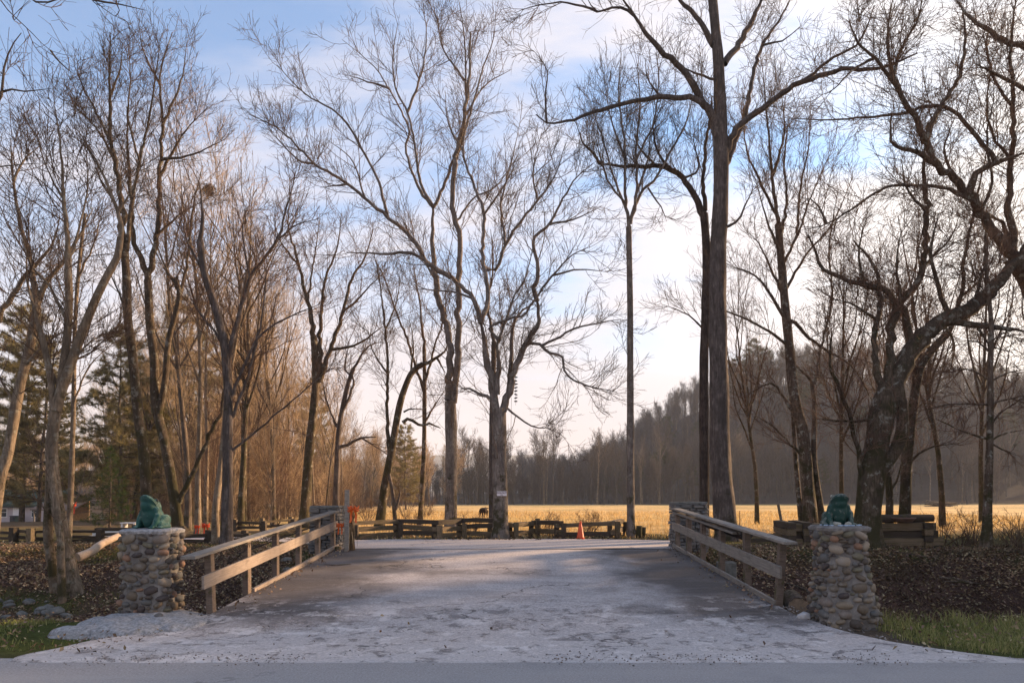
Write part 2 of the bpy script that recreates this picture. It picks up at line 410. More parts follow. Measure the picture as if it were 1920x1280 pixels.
# asphalt
m, t, b = newmat('asphalt', 0.9, 0.25); M['asphalt'] = m
g = node(t, 'ShaderNodeNewGeometry').outputs['Position']
fine = noise(t, g, 45, 6, 0.85); mid = noise(t, g, 1.1, 4, 0.6)
mpv = node(t, 'ShaderNodeMapping'); t.links.new(g, mpv.inputs[0]); mpv.inputs['Scale'].default_value = (0.12, 1.6, 1)
c = ramp(t, fine, [(0.25, (0.14, 0.128, 0.120)), (0.5, (0.32, 0.292, 0.275)), (0.78, (0.58, 0.535, 0.505))])
c = mixc(t, maprange(t, noise(t, mpv.outputs[0], 1.3, 4), 0.35, 0.7, 0, 0.5), c, (0.38, 0.35, 0.33))
c = mixc(t, maprange(t, mid, 0.5, 0.75, 0, 0.35), c, (0.22, 0.207, 0.203))
vo = node(t, 'ShaderNodeTexVoronoi', feature='DISTANCE_TO_EDGE'); vo.inputs['Scale'].default_value = 0.35
wv = node(t, 'ShaderNodeVectorMath', operation='ADD'); t.links.new(g, wv.inputs[0]); nz = node(t, 'ShaderNodeTexNoise'); nz.inputs['Scale'].default_value = 2.2; nz.inputs['Detail'].default_value = 6; t.links.new(g, nz.inputs['Vector']); t.links.new(nz.outputs['Color'], wv.inputs[1]); t.links.new(wv.outputs[0], vo.inputs['Vector'])
c = mixc(t, mth(t, 'MULTIPLY', maprange(t, vo.outputs['Distance'], 0.002, 0.008, 1, 0), mth(t, 'MULTIPLY', maprange(t, noise(t, g, 0.45, 3), 0.5, 0.62), 0.6)), c, (0.09, 0.08, 0.076))
setc(t, b, c); bump(t, b, fine, 0.6, 0.006)
# worn concrete of apron, bridge deck and lot
m, t, b = newmat('worn_concrete', 0.9, 0.2); M['concrete'] = m
g = node(t, 'ShaderNodeNewGeometry').outputs['Position']
sx_ = node(t, 'ShaderNodeSeparateXYZ'); t.links.new(g, sx_.inputs[0]); X, Y = sx_.outputs[0], sx_.outputs[1]
fine = noise(t, g, 26, 7, 0.85); n2 = noise(t, g, 2.2, 7, 0.68, 0.3); n3 = noise(t, g, 0.7, 5, 0.6, 0.2)
mpv = node(t, 'ShaderNodeMapping'); t.links.new(g, mpv.inputs[0]); mpv.inputs['Scale'].default_value = (0.5, 1.25, 1)
streak = noise(t, g, 2.0, 14, 0.74, 0.2)
base = ramp(t, fine, [(0.3, (0.20, 0.172, 0.158)), (0.5, (0.46, 0.402, 0.372)), (0.7, (0.75, 0.67, 0.625))])
# wheel-worn centre stays paler; the sides along the kerb boards carry dark silt
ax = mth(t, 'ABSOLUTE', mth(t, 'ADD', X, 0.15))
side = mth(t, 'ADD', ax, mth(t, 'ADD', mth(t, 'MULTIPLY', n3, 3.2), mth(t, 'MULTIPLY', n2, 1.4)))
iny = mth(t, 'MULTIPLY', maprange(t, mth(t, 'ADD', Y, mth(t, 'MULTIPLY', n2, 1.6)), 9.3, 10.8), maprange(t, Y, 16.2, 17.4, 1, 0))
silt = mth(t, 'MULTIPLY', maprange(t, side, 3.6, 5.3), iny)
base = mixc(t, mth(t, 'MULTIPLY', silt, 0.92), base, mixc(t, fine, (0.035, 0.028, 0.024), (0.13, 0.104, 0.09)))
deck = mth(t, 'MULTIPLY', maprange(t, noise(t, mpv.outputs[0], 1.5, 9, 0.7, 0.3), 0.44, 0.60), iny)
base = mixc(t, mth(t, 'MULTIPLY', deck, 0.42), base, mixc(t, fine, (0.11, 0.096, 0.09), (0.30, 0.265, 0.25)))
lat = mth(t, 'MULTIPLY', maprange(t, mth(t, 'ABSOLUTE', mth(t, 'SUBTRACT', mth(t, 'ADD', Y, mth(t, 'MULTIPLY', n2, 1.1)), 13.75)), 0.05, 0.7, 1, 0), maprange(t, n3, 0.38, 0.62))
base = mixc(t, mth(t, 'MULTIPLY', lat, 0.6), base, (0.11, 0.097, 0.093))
front = maprange(t, mth(t, 'ADD', Y, mth(t, 'MULTIPLY', n2, 2.2)), 8.2, 10.6, 1, 0)
base = mixc(t, mth(t, 'MULTIPLY', front, 0.38), base, mixc(t, fine, (0.42, 0.373, 0.343), (0.80, 0.725, 0.675)))
# flaking pale skin of cement over the apron
ap = maprange(t, mth(t, 'ADD', Y, mth(t, 'MULTIPLY', n2, 3.0)), 11.0, 13.0, 1, 0)
fl = mth(t, 'MULTIPLY', maprange(t, mth(t, 'ADD', streak, mth(t, 'MULTIPLY', fine, 0.10)), 0.555, 0.635), ap)
base = mixc(t, mth(t, 'MULTIPLY', fl, 0.6), base, mixc(t, fine, (0.60, 0.535, 0.495), (0.85, 0.775, 0.725)))
pit = mth(t, 'MULTIPLY', maprange(t, mth(t, 'ADD', noise(t, g, 3.2, 10, 0.8, 0.4), mth(t, 'MULTIPLY', n3, 0.25)), 0.655, 0.735), ap)
base = mixc(t, mth(t, 'MULTIPLY', pit, 0.75), base, (0.16, 0.14, 0.135))
edge = maprange(t, mth(t, 'ADD', Y, mth(t, 'MULTIPLY', n2, 0.25)), 7.2, 7.36, 1, 0)
base = mixc(t, mth(t, 'MULTIPLY', edge, 0.5), base, (0.45, 0.44, 0.44))
# cracks
wv = node(t, 'ShaderNodeVectorMath', operation='ADD'); t.links.new(g, wv.inputs[0])
nz = node(t, 'ShaderNodeTexNoise'); nz.inputs['Scale'].default_value = 1.6; nz.inputs['Detail'].default_value = 5; t.links.new(g, nz.inputs['Vector'])
scv = node(t, 'ShaderNodeVectorMath', operation='SCALE'); t.links.new(nz.outputs['Color'], scv.inputs[0]); scv.inputs['Scale'].default_value = 1.4
t.links.new(scv.outputs[0], wv.inputs[1])
vo = node(t, 'ShaderNodeTexVoronoi', feature='DISTANCE_TO_EDGE'); vo.inputs['Scale'].default_value = 0.42; t.links.new(wv.outputs[0], vo.inputs['Vector'])
crk = mth(t, 'MULTIPLY', maprange(t, vo.outputs['Distance'], 0.003, 0.013, 1, 0), maprange(t, n3, 0.5, 0.6))
base = mixc(t, mth(t, 'MULTIPLY', crk, 0.7), base, (0.05, 0.042, 0.038))
vj = maprange(t, mth(t, 'ABSOLUTE', mth(t, 'ADD', Y, mth(t, 'MULTIPLY', n2, 0.14))), 0, 1)   # expansion joint at the far deck end
jt = maprange(t, mth(t, 'ABSOLUTE', mth(t, 'SUBTRACT', mth(t, 'ADD', Y, mth(t, 'MULTIPLY', n2, 0.2)), 16.75)), 0.02, 0.07, 1, 0)
base = mixc(t, mth(t, 'MULTIPLY', jt, 0.75), base, (0.06, 0.052, 0.05))
setc(t, b, base)
hgt = mth(t, 'ADD', mth(t, 'MULTIPLY', fine, 0.35), mth(t, 'ADD', mth(t, 'MULTIPLY', fl, 0.5), mth(t, 'MULTIPLY', mth(t, 'ADD', crk, pit), -0.9)))
bump(t, b, hgt, 0.7, 0.012)
# ground
m, t, b = newmat('ground_earth', 0.98, 0.05); M['ground'] = m
g = node(t, 'ShaderNodeNewGeometry').outputs['Position']
a = node(t, 'ShaderNodeAttribute', attribute_name='Col').outputs['Color']
f1 = noise(t, g, 26, 6, 0.8); f2 = noise(t, g, 1.7, 6, 0.7)
mpv = node(t, 'ShaderNodeMapping'); t.links.new(g, mpv.inputs[0]); mpv.inputs['Scale'].default_value = (0.05, 0.16, 0.16)
f3 = noise(t, mpv.outputs[0], 1.0, 7, 0.7)
c = mixc(t, 1.0, a, ramp(t, f1, [(0.22, 0.35), (0.5, 1.0), (0.78, 1.75)]), 'MULTIPLY')
c = mixc(t, 1.0, c, ramp(t, f2, [(0.25, 0.62), (0.75, 1.35)]), 'MULTIPLY')
c = mixc(t, 1.0, c, ramp(t, f3, [(0.3, 0.78), (0.7, 1.2)]), 'MULTIPLY')
setc(t, b, c); bump(t, b, mth(t, 'ADD', f1, mth(t, 'MULTIPLY', f2, 1.5)), 0.9, 0.05)
# ================================================================== SETTING
def grid_axis(lo, hi, step, far_lo, far_hi, n):
    mid = np.arange(lo, hi+step*0.5, step)
    a = lo - np.geomspace(step, lo-far_lo, n)[::-1]; c = hi + np.geomspace(step, far_hi-hi, n)
    return np.concatenate([a, mid, c])
gx = grid_axis(-15, 15, 0.2, -1500, 1500, 42)
gy = np.concatenate([-np.geomspace(1, 300, 14)[::-1], np.arange(0, 8, 0.5), np.arange(8, 26, 0.16), np.arange(26, 60, 0.8), np.arange(60, 260, 4), np.geomspace(262, 1500, 24)])
XX, YY = np.meshgrid(gx, gy); xs, ys = XX.ravel(), YY.ravel()
zs = zg(xs, ys)
GRASS = np.array((0.085, 0.095, 0.025)); HAY = np.array((0.60, 0.41, 0.185)); LEAF = np.array((0.105, 0.062, 0.045)); DIRT = np.array((0.115, 0.088, 0.064))
WOOD = np.array((0.135, 0.095, 0.058)); HILL_SHADED = np.array((0.06, 0.049, 0.043)); DRY = np.array((0.27, 0.205, 0.075)); MUD = np.array((0.05, 0.037, 0.03))  # hill ground darkened: the ridge's shade is put into its colour
def lerp(a, b, f): return a*(1-f[:, None]) + b*f[:, None]
def ground_col(xs, ys):
    n = fbm(xs, ys, 3.0, 8); nb = fbm(xs, ys, 14, 9)
    c = np.tile(LEAF, (len(xs), 1))
    c = lerp(c, MUD, ss(9.9, 11, ys)*(1-ss(13.2, 15, ys))*ss(0.5, 5, xs))
    c = lerp(c, GRASS*0.8, (ss(0.1, 0.45, fbm(xs, ys, 1.3, 12))*0.75)*ss(10.5, 12, ys)*(1-ss(25, 26, ys)))
    c = lerp(c, DIRT, (1-ss(9.0, 10.0, ys+n)))
    c = lerp(c, GRASS, ss(7.35, 7.6, ys+0.3*n)*(1-ss(9.6, 10.2, ys+n))*ss(4.7, 5.3, np.abs(xs)))
    c = lerp(c, GRASS*0.75, ss(15.6, 17, ys+n)*(1-ss(24, 26, ys))*0.65)
    fld = ss(24.0, 27.5, ys+2*n)*ss(-10.5, -5.5, xs + 0.12*ys + 3*nb)*(1-ss(128, 138, ys-0.05*xs+4*nb))
    wl = ss(22, 27, ys+n)*(1-ss(-10.5, -5.5, xs + 0.12*ys + 3*nb))
    c = lerp(c, WOOD, wl); c = lerp(c, DRY, wl*ss(-0.1, 0.35, nb)*(1-ss(60, 90, ys)))
    c = lerp(c, HAY*(1+0.0), fld); c = lerp(c, DRY*1.15, fld*ss(-0.05, 0.4, n+nb)*0.55)
    c = lerp(c, GRASS*1.2, fld*ss(0.25, 0.6, fbm(xs, ys, 8, 20))*0.35)
    g2 = ss(112, 124, ys)*(1-ss(130, 138, ys))*ss(18, 30, xs)*(1-ss(62, 76, xs))
    c = lerp(c, np.array((0.105, 0.12, 0.04)), g2*0.8)
    c = lerp(c, HILL_SHADED, ss(128, 142, ys-0.05*xs+4*nb))
    return c*(1+0.35*n[:, None])
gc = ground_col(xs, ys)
ny, nx = len(gy), len(gx)
i = np.arange(ny*nx).reshape(ny, nx)
q = np.stack([i[:-1, :-1].ravel(), i[:-1, 1:].ravel(), i[1:, 1:].ravel(), i[1:, :-1].ravel()], 1)
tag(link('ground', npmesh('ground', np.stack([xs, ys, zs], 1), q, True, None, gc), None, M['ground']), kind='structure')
def sheet(name, left, right, mat, zf, n=8, dz=0.0, kind='structure', thick=0.0, wob=0.0):
    """left / right: rows of (x, y) at matching stations"""
    L = np.array(left, float); Rr = np.array(right, float); f = np.linspace(0, 1, n+1)
    P = L[:, None, :]*(1-f[None, :, None]) + Rr[:, None, :]*f[None, :, None]
    if wob: P[..., 1] += wob*fbm(P[..., 0], P[..., 0]*0, 0.9, 50)*(1-ss(7.1, 7.6, P[..., 1]))
    x, y = P[..., 0].ravel(), P[..., 1].ravel()
    z = zf(x, y) + dz
    V = np.stack([x, y, z], 1); m = len(L); i = np.arange(m*(n+1)).reshape(m, n+1)
    Q = np.stack([i[:-1, :-1].ravel(), i[:-1, 1:].ravel(), i[1:, 1:].ravel(), i[1:, :-1].ravel()], 1)
    if thick:
        k = len(V); V = np.concatenate([V, V - np.array([0, 0, thick])])
        b = list(i[:, 0]) + list(i[-1, 1:]) + list(i[::-1, -1][1:]) + list(i[0, ::-1][1:-1])
        S = np.array([[b[j], b[(j+1) % len(b)], b[(j+1) % len(b)]+k, b[j]+k] for j in range(len(b))])
        Q = np.concatenate([Q, Q[:, ::-1]+k, S])
    return tag(link(name, npmesh(name, V, Q, False), None, mat), kind=kind)
ry = [-0.6, 1, 3, 5, 6.4, 7.34]
sheet('road', [(-120, y) for y in ry], [(120, y) for y in ry], M['asphalt'], lambda x, y: 0.0*x+0.012 - 0.016*ss(5, 7.34, y), 60, -0.002)
st = [7.10, 7.25, 7.5, 7.8, 8.1, 8.5, 8.9, 9.3, 9.7]
def apl(y): return np.interp(y, [7.1, 7.3, 7.6, 8.2, 9.0, 9.7], [-5.25, -5.3, -5.25, -5.0, -4.5, DL-0.02])
def apr(y): return np.interp(y, [7.1, 7.3, 7.6, 8.2, 9.0, 9.7], [5.6, 5.3, 4.95, 4.45, 4.1, DR+0.02])
yy = np.concatenate([np.arange(7.10, 9.7, 0.09), [9.7]])
sheet('driveway_apron', [(float(apl(y)) + 0.10*float(vn(y*3, 1, 1, 2)) - (0.0), y + 0.05*float(vn(y, 3, .2, 2))*(y > 7.3)) for y in yy],
      [(float(apr(y)) + 0.10*float(vn(y*3, 2, 1, 3)), y) for y in yy], M['concrete'], lambda x, y: zd(y) + 0.015*vn(x, y, 0.8, 2)*ss(7.2, 7.6, y) - 0.012*(1-ss(7.1, 7.25, y)), 120, 0.004, wob=0.12)
yy = np.linspace(9.7, 16.7, 30)
sheet('bridge_deck', [(DL, y) for y in yy], [(DR, y) for y in yy], M['concrete'], lambda x, y: zd(y) + 0.008*vn(x, y, 0.9, 2), 30, 0.004, thick=0.34)
lot = [(16.7, DL, DR), (17.2, -4.6, 4.05), (17.9, -5.2, 4.2), (18.6, -5.0, 4.35), (19.2, -4.9, 4.6), (19.7, -4.9, 4.9), (20.1, -4.7, 4.2), (20.45, -3.6, 2.4), (20.6, -2.2, 1.0)]
sheet('parking_lot', [(a, y) for y, a, b_ in lot], [(b_, y) for y, a, b_ in lot], M['concrete'], lambda x, y: zd(y)+0.02*vn(x, y, 1.3, 4), 16, 0.016)
sheet('side_lane', [(-4.8, 18.0), (-6.5, 19.4), (-8.5, 20.2), (-11, 20.9), (-14, 22.6)],
      [(-4.8, 19.8), (-6.5, 21.2), (-8.5, 22.2), (-11, 23.0), (-14, 24.6)], M['concrete'], lambda x, y: zg(x, y), 8, 0.04)
# far blue mountains behind the gap
xs2 = np.linspace(-700, 500, 90); ys2 = np.array([1150, 1200, 1270, 1340, 1400])
XX2, YY2 = np.meshgrid(xs2, ys2)
pk = 86 + 16*vn(xs2, 0*xs2, 90, 3) + 9*vn(xs2, 0*xs2, 33, 5) + 3*vn(xs2, 0*xs2, 9, 6)
prof = np.array([0.0, 0.5, 0.85, 1.0, 0.6])[:, None]*pk[None, :]
i = np.arange(5*90).reshape(5, 90)
tag(link('mountains', npmesh('mountains', np.stack([XX2.ravel(), YY2.ravel(), prof.ravel()-2], 1),
    np.stack([i[:-1, :-1].ravel(), i[:-1, 1:].ravel(), i[1:, 1:].ravel(), i[1:, :-1].ravel()], 1)), None, plain('mountain_forest', (0.085, 0.09, 0.085), 0.98, 0.02, 0.4, 0.02)), kind='structure')

# ================================================================== TREE BUILDER
def nrm(v): return v/np.maximum(np.linalg.norm(v, axis=-1, keepdims=True), 1e-9)
def tubes(P, Rd, k, lump=0.0, rg=None):
    S, N, _ = P.shape
    T = np.empty_like(P); T[:, 1:-1] = P[:, 2:]-P[:, :-2]; T[:, 0] = P[:, 1]-P[:, 0]; T[:, -1] = P[:, -1]-P[:, -2]
    T = nrm(T); mt = nrm(T.mean(1))
    ref = np.where(np.abs(mt[:, 2:3]) > 0.75, np.array([[1.0, 0, 0]]), np.array([[0, 0, 1.0]]))
    U = nrm(np.cross(T, ref[:, None, :])); Vv = np.cross(T, U)
    a = np.arange(k)*2*np.pi/k
    rr = Rd[:, :, None]*np.ones((1, 1, k))
    if lump:
        ph = rg.random((S, 4))*6.28
        h = np.cumsum(np.linalg.norm(np.diff(P, axis=1, prepend=P[:, :1]), axis=2), 1)
        rr = rr*(1 + lump*(np.sin(3*a[None, None]+ph[:, 0, None, None]+h[..., None]*1.1) + 0.7*np.sin(5*a[None, None]+ph[:, 1, None, None]-h[..., None]*2.3) + 0.6*np.sin(2*a[None, None]+ph[:, 2, None, None]+h[..., None]*3.7)))
    V = P[:, :, None, :] + rr[..., None]*(U[:, :, None, :]*np.cos(a)[None, None, :, None] + Vv[:, :, None, :]*np.sin(a)[None, None, :, None])
    V = V.reshape(-1, 3)
    idx = np.arange(S*N*k).reshape(S, N, k); nx_ = np.roll(idx, -1, 2)
    Q = np.stack([idx[:, :-1], nx_[:, :-1], nx_[:, 1:], idx[:, 1:]], -1).reshape(-1, 4)
    return V, Q
def join(parts):
    off = 0; Vs = []; Qs = []; ms = []
    for V, Q, m in parts:
        Vs.append(V); Qs.append(Q+off); off += len(V); ms.append(np.full(len(Q), m))
    return np.concatenate(Vs), np.concatenate(Qs), np.concatenate(ms)
def resample(P, Rd, N):
    """Catmull-Rom through the nodes, then N points evenly along"""
    P = np.asarray(P, float); n = len(P)
    Pe = np.concatenate([[2*P[0]-P[1]], P, [2*P[-1]-P[-2]]]); o = []; rr = []
    for j in range(n-1):
        t = np.linspace(0, 1, 8, endpoint=False)[:, None]
        a, b, c, d = Pe[j], Pe[j+1], Pe[j+2], Pe[j+3]
        o.append(0.5*((2*b)+(-a+c)*t+(2*a-5*b+4*c-d)*t**2+(-a+3*b-3*c+d)*t**3)); rr.append(Rd[j]+(Rd[j+1]-Rd[j])*t[:, 0])
    o.append(P[-1:]); rr.append(np.array([Rd[-1]])); o = np.concatenate(o); rr = np.concatenate(rr)
    s = np.concatenate([[0], np.cumsum(np.linalg.norm(np.diff(o, axis=0), axis=1))]); u = np.linspace(0, s[-1], N)
    return np.stack([np.interp(u, s, o[:, q_]) for q_ in range(3)], 1), np.interp(u, s, rr), s[-1]
def spawn(P, Rd, n, rg, tr=(0.1, 1.0), L=(0.8, 2.4), ang=(30, 65), up=0.2, steps=5, wob=0.16, rk=0.5, rmin=0.004, rl=0.012, flat=0.0, weight=None, tip=0.35, bias=None):
    S, N, _ = P.shape
    ln = np.linalg.norm(np.diff(P, axis=1), axis=2).sum(1)
    wt = ln if weight is None else ln*weight
    pi = rg.choice(S, n, p=wt/wt.sum()); tt = rg.uniform(tr[0], tr[1], n)
    f = tt*(N-1); k = np.minimum(f.astype(int), N-2); fr = (f-k)[:, None]
    p0 = P[pi, k]*(1-fr)+P[pi, k+1]*fr; tg = nrm(P[pi, k+1]-P[pi, k]); r0 = Rd[pi, k]*(1-fr[:, 0])+Rd[pi, k+1]*fr[:, 0]
    rv = nrm(rg.normal(size=(n, 3))); pr = nrm(np.cross(tg, rv))
    if flat: pr[:, 2] *= (1-flat); pr = nrm(pr)
    an = np.radians(rg.uniform(ang[0], ang[1], n))[:, None]
    d = nrm(tg*np.cos(an)+pr*np.sin(an))
    if bias is not None: d = nrm(d + np.array(bias))
    le = rg.uniform(L[0], L[1], n)*(1.0-0.35*tt)
    out = [p0]; p = p0
    for s in range(steps-1):
        d = nrm(d + wob*rg.normal(size=(n, 3)) + np.array([0, 0, up]))
        p = p + d*(le/(steps-1))[:, None]; out.append(p)
    Pn = np.stack(out, 1); rb = np.clip(np.minimum(r0*rk, le*rl), rmin, None)
    tap = np.linspace(1, tip, steps)[None, :]
    return Pn, np.maximum(rb[:, None]*tap, rmin*0.75)
def twigs(P, Rd, n1, n2, n3, rg, L1=(0.9, 2.6), L2=(0.35, 1.1), L3=(0.15, 0.5), up=0.16, ang=(28, 62), tr=(0.12, 1.0), rmin=0.0045, weight=None, wob=0.16, flat=0.0):
    A = spawn(P, Rd, n1, rg, tr, L1, ang, up, 6, wob, 0.55, rmin*1.5, 0.0085, flat, weight)
    B = spawn(A[0], A[1], n2, rg, (0.12, 1.0), L2, (25, 60), up*0.8, 4, wob, 0.6, rmin, 0.008, flat)
    parts = [tubes(A[0], A[1], 4)+(0,), tubes(B[0], B[1], 3)+(0,)]
    if n3:
        C = spawn(B[0], B[1], n3, rg, (0.2, 1.0), L3, (22, 58), up*0.6, 3, wob, 0.7, rmin*0.8, 0.008)
        parts.append(tubes(C[0], C[1], 3)+(0,))
    return parts
TRI = [0]
def hero(label, Y, trunks, limbs, bk='bark', tw='twig', n=(90, 520, 1300), L1=(0.8, 2.4), up=0.16, drift=0.9, group=None, seed=1, name='tree', ext=True, flare=1.35, cat='tree', extra=None, trunkw=0.35, rmin=0.0058, ang=(28, 62), lump=0.05):
    """tree traced from the photograph: every trunk / limb is a list of pixels at the tree's own distance, limbs then lean towards or away from the lens"""
    rg = np.random.default_rng(seed); nodes = []; S0 = []; W0 = []; tb = []; lb = []
    def depth_at(x, y):
        if not nodes: return Y
        a = np.array([(q_[0], q_[1]) for q_ in nodes]); k = np.argmin(((a-(x, y))**2).sum(1)); return nodes[k][2]
    base = None
    for kind, lst in (('t', trunks), ('l', limbs)):
        for ti, (w0, w1, pts) in enumerate(lst):
            y0 = depth_at(*pts[0]) if (kind == 'l' or ti) else Y
            y0 = Y + rg.uniform(-0.5, 0.5) if (kind == 't' and ti and abs(pts[0][1]-trunks[0][2][0][1]) < 70) else y0
            sp = sum(math.dist(pts[j], pts[j+1]) for j in range(len(pts)-1))
            dr = rg.uniform(-1, 1)*drift*min(1.4, sp/F*Y/3.5); acc = 0; PW = []; RW = []
            for j, (x, y) in enumerate(pts):
                if j: acc += math.dist(pts[j-1], pts[j])
                f = acc/max(sp, 1); yy_ = y0 + (dr*f**1.2 if kind == 'l' else 0.3*dr*f)
                PW.append(W(x, y, yy_)); RW.append(0.5*wid(w0+(w1-w0)*f**0.7, yy_)*(0.86 if kind == 't' else 0.80*(1-0.55*max(0, (f-0.7)/0.3)))); nodes.append((x, y, yy_))
            PW = np.array(PW); RW = np.array(RW)
            if kind == 't' and pts[0][1] > 900:
                g = zg1(PW[0][0], PW[0][1])
                if PW[0][2] > g-0.15 and ext:
                    d = PW[0]-PW[1]; d = d/max(1e-6, -d[2]) if d[2] < -0.05 else np.array([0, 0, -1.0])
                    d[:2] = np.clip(d[:2], -0.35, 0.35)
                    dz = PW[0][2]-(g-0.25)
                    PW = np.concatenate([[PW[0]+d*dz], PW]); RW = np.concatenate([[RW[0]*1.12], RW])
                if base is None: base = np.array([PW[0][0], PW[0][1], g])
            L = np.linalg.norm(np.diff(PW, axis=0), axis=1).sum()
            N = int(max(5, min(46, L/0.2)))
            P, Rr, L = resample(PW, RW, N)
            if kind == 'l': P[1:-1] += rg.normal(size=(N-2, 3))*np.minimum(0.035, Rr[1:-1, None]*0.35)
            if kind == 't' and pts[0][1] > 900:
                h = P[:, 2]-base[2]; Rr = Rr*(1+(flare-1)*np.exp(-np.maximum(h, 0)/0.28))
            (tb if kind == 't' else lb).append((P, Rr))
            q_, r_, _ = resample(P, Rr, 20); S0.append(q_); 
            W0.append(np.stack([r_]*1)[0]); 
    if base is None: base = np.array([tb[0][0][0][0], tb[0][0][0][1], zg1(tb[0][0][0][0], tb[0][0][0][1])])
    root = thing(name, label, cat, base, 0, group)
    for P, Rr in tb:
        k = (24 if lump > .05 else 16) if Rr.max() > 0.16 else 10
        V, Q = tubes((P-base)[None], Rr[None], k, lump, rg); TRI[0] += len(Q)*2
        link('trunk', npmesh('trunk', V, Q), root, M[bk])
    for P, Rr in lb:
        k = 10 if Rr.max() > 0.08 else 7
        V, Q = tubes((P-base)[None], Rr[None], k, 0.03, rg); TRI[0] += len(Q)*2
        link('limb', npmesh('limb', V, Q), root, M[bk])
    P0 = np.array(S0)-base; R0 = np.array(W0); wt = np.array([trunkw]*len(tb)+[1.0]*len(lb))
    # trunks only bear twigs high up: cut their lower two thirds
    for j in range(len(tb)):
        c = 9; P0[j], R0[j], _ = resample(P0[j][c:], R0[j][c:], 20)
    parts = twigs(P0, R0, n[0], n[1], n[2], rg, L1=L1, up=up, weight=wt, rmin=rmin, ang=ang)
    V, Q, _ = join(parts); TRI[0] += len(Q)*2
    link('crown', npmesh('crown', V, Q), root, M[tw])
    return root
def gen(rg, h=14.0, r=0.16, lead=3, fork=0.42, n=(70, 320, 700), spread=0.3, L1=(1.0, 3.0), up=0.2, sub=3, rmin=0.006, lean=0.06, low=0.25, k=(8, 6)):
    """a bare tree grown from a seed, standing at the origin: trunk strand, leaders, twigs"""
    N = 9; z = np.linspace(-0.3, h*0.97, N); off = np.cumsum(rg.normal(size=(N, 2))*0.028*h/8, 0); ln = rg.normal(size=2)*lean
    P = np.stack([off[:, 0]+ln[0]*z, off[:, 1]+ln[1]*z, z], 1); P[0, :2] = P[1, :2]
    Rr = r*(1-np.linspace(0, 1, N)**1.1*0.9); Rr[0] *= 1.3
    tr = (P[None], Rr[None])
    A = spawn(tr[0], tr[1], lead*sub, rg, (fork, 0.9), (h*0.3, h*0.62), (16, 44), 0.14, 9, 0.09, 0.68, 0.02, 0.012, tip=0.18)
    tw = twigs(np.concatenate([resample(P, Rr, 9)[0][None], A[0]]), np.concatenate([resample(P, Rr, 9)[1][None], A[1]]), n[0], n[1], n[2], rg, L1=L1, L2=(0.4, 1.4), L3=(0.2, 0.6), up=up, tr=(low, 1.0), rmin=rmin, weight=np.array([0.6]+[1.0]*(lead*sub)))
    a = [tubes(tr[0], tr[1], k[0], 0.03, rg)+(0,), tubes(A[0], A[1], k[1])+(0,)]
    return a, tw
def gen_objects(name, trunk_mat, twig_mat, label, group, single=False, **kw):
    a, tw = gen(**kw)
    if single:
        V, Q, mi = join([(v, q_, 0) for v, q_, _ in a]+[(v, q_, 1) for v, q_, _ in tw]); TRI[0] += len(Q)*2
        o = link(name, npmesh(name, V, Q, True, mi), None, [trunk_mat, twig_mat]); tag(o, label, 'tree', group); return o
    root = thing(name, label, 'tree', (0, 0, 0), 0, group)
    V, Q, _ = join(a); link('trunk', npmesh('trunk', V, Q), root, trunk_mat); TRI[0] += len(Q)*2
    V, Q, _ = join(tw); link('crown', npmesh('crown', V, Q), root, twig_mat); TRI[0] += len(Q)*2
    return root
# ================================================================== TREES TRACED FROM THE PHOTOGRAPH
hero('leaning pale trunk lit by low sun, at the far left edge of the view', 17.0,
  [(24, 17, [(-10, 965), (2, 890), (15, 850), (30, 760), (43, 700), (60, 630), (68, 580), (66, 544)])],
  [(14, 4, [(66, 544), (58, 490), (40, 430), (25, 340), (20, 260)]), (15, 4, [(68, 575), (90, 525), (117, 492), (150, 440), (175, 390)]),
   (18, 4, [(-25, 640), (5, 580), (35, 535), (70, 492), (100, 458), (112, 405)]), (9, 3, [(45, 690), (90, 640), (140, 610)]), (7, 2, [(30, 760), (-20, 680), (-60, 640)]),
   (7, 2, [(25, 340), (45, 300), (80, 270)])], 'bark_pale', 'twig', (111, 642, 1470), seed=21, L1=(0.8, 2.2))
hero('tree standing out of view whose thin dark branches reach in at the top left corner', 12.0,
  [(34, 26, [(-190, 1030), (-185, 800), (-170, 560), (-150, 380)])],
  [(16, 4, [(-150, 380), (-60, 250), (-5, 190), (8, 125), (25, 80), (40, 62)]), (6, 2, [(-5, 175), (20, 168), (45, 172), (98, 166)]), (7, 2, [(-150, 380), (-80, 330), (0, 312), (90, 306)]),
   (9, 2, [(-165, 500), (-100, 60), (-30, -20), (20, 25), (60, 62), (95, 95), (138, 106)]), (5, 2, [(95, 95), (115, 120), (140, 140)]), (8, 2, [(-100, 60), (0, -40), (70, 5), (140, -10), (175, 0), (205, 25), (235, 38)]),
   (5, 2, [(175, 0), (230, 10), (275, 20)])], 'bark', 'twig', (34, 155, 411), seed=22, L1=(0.4, 1.1))
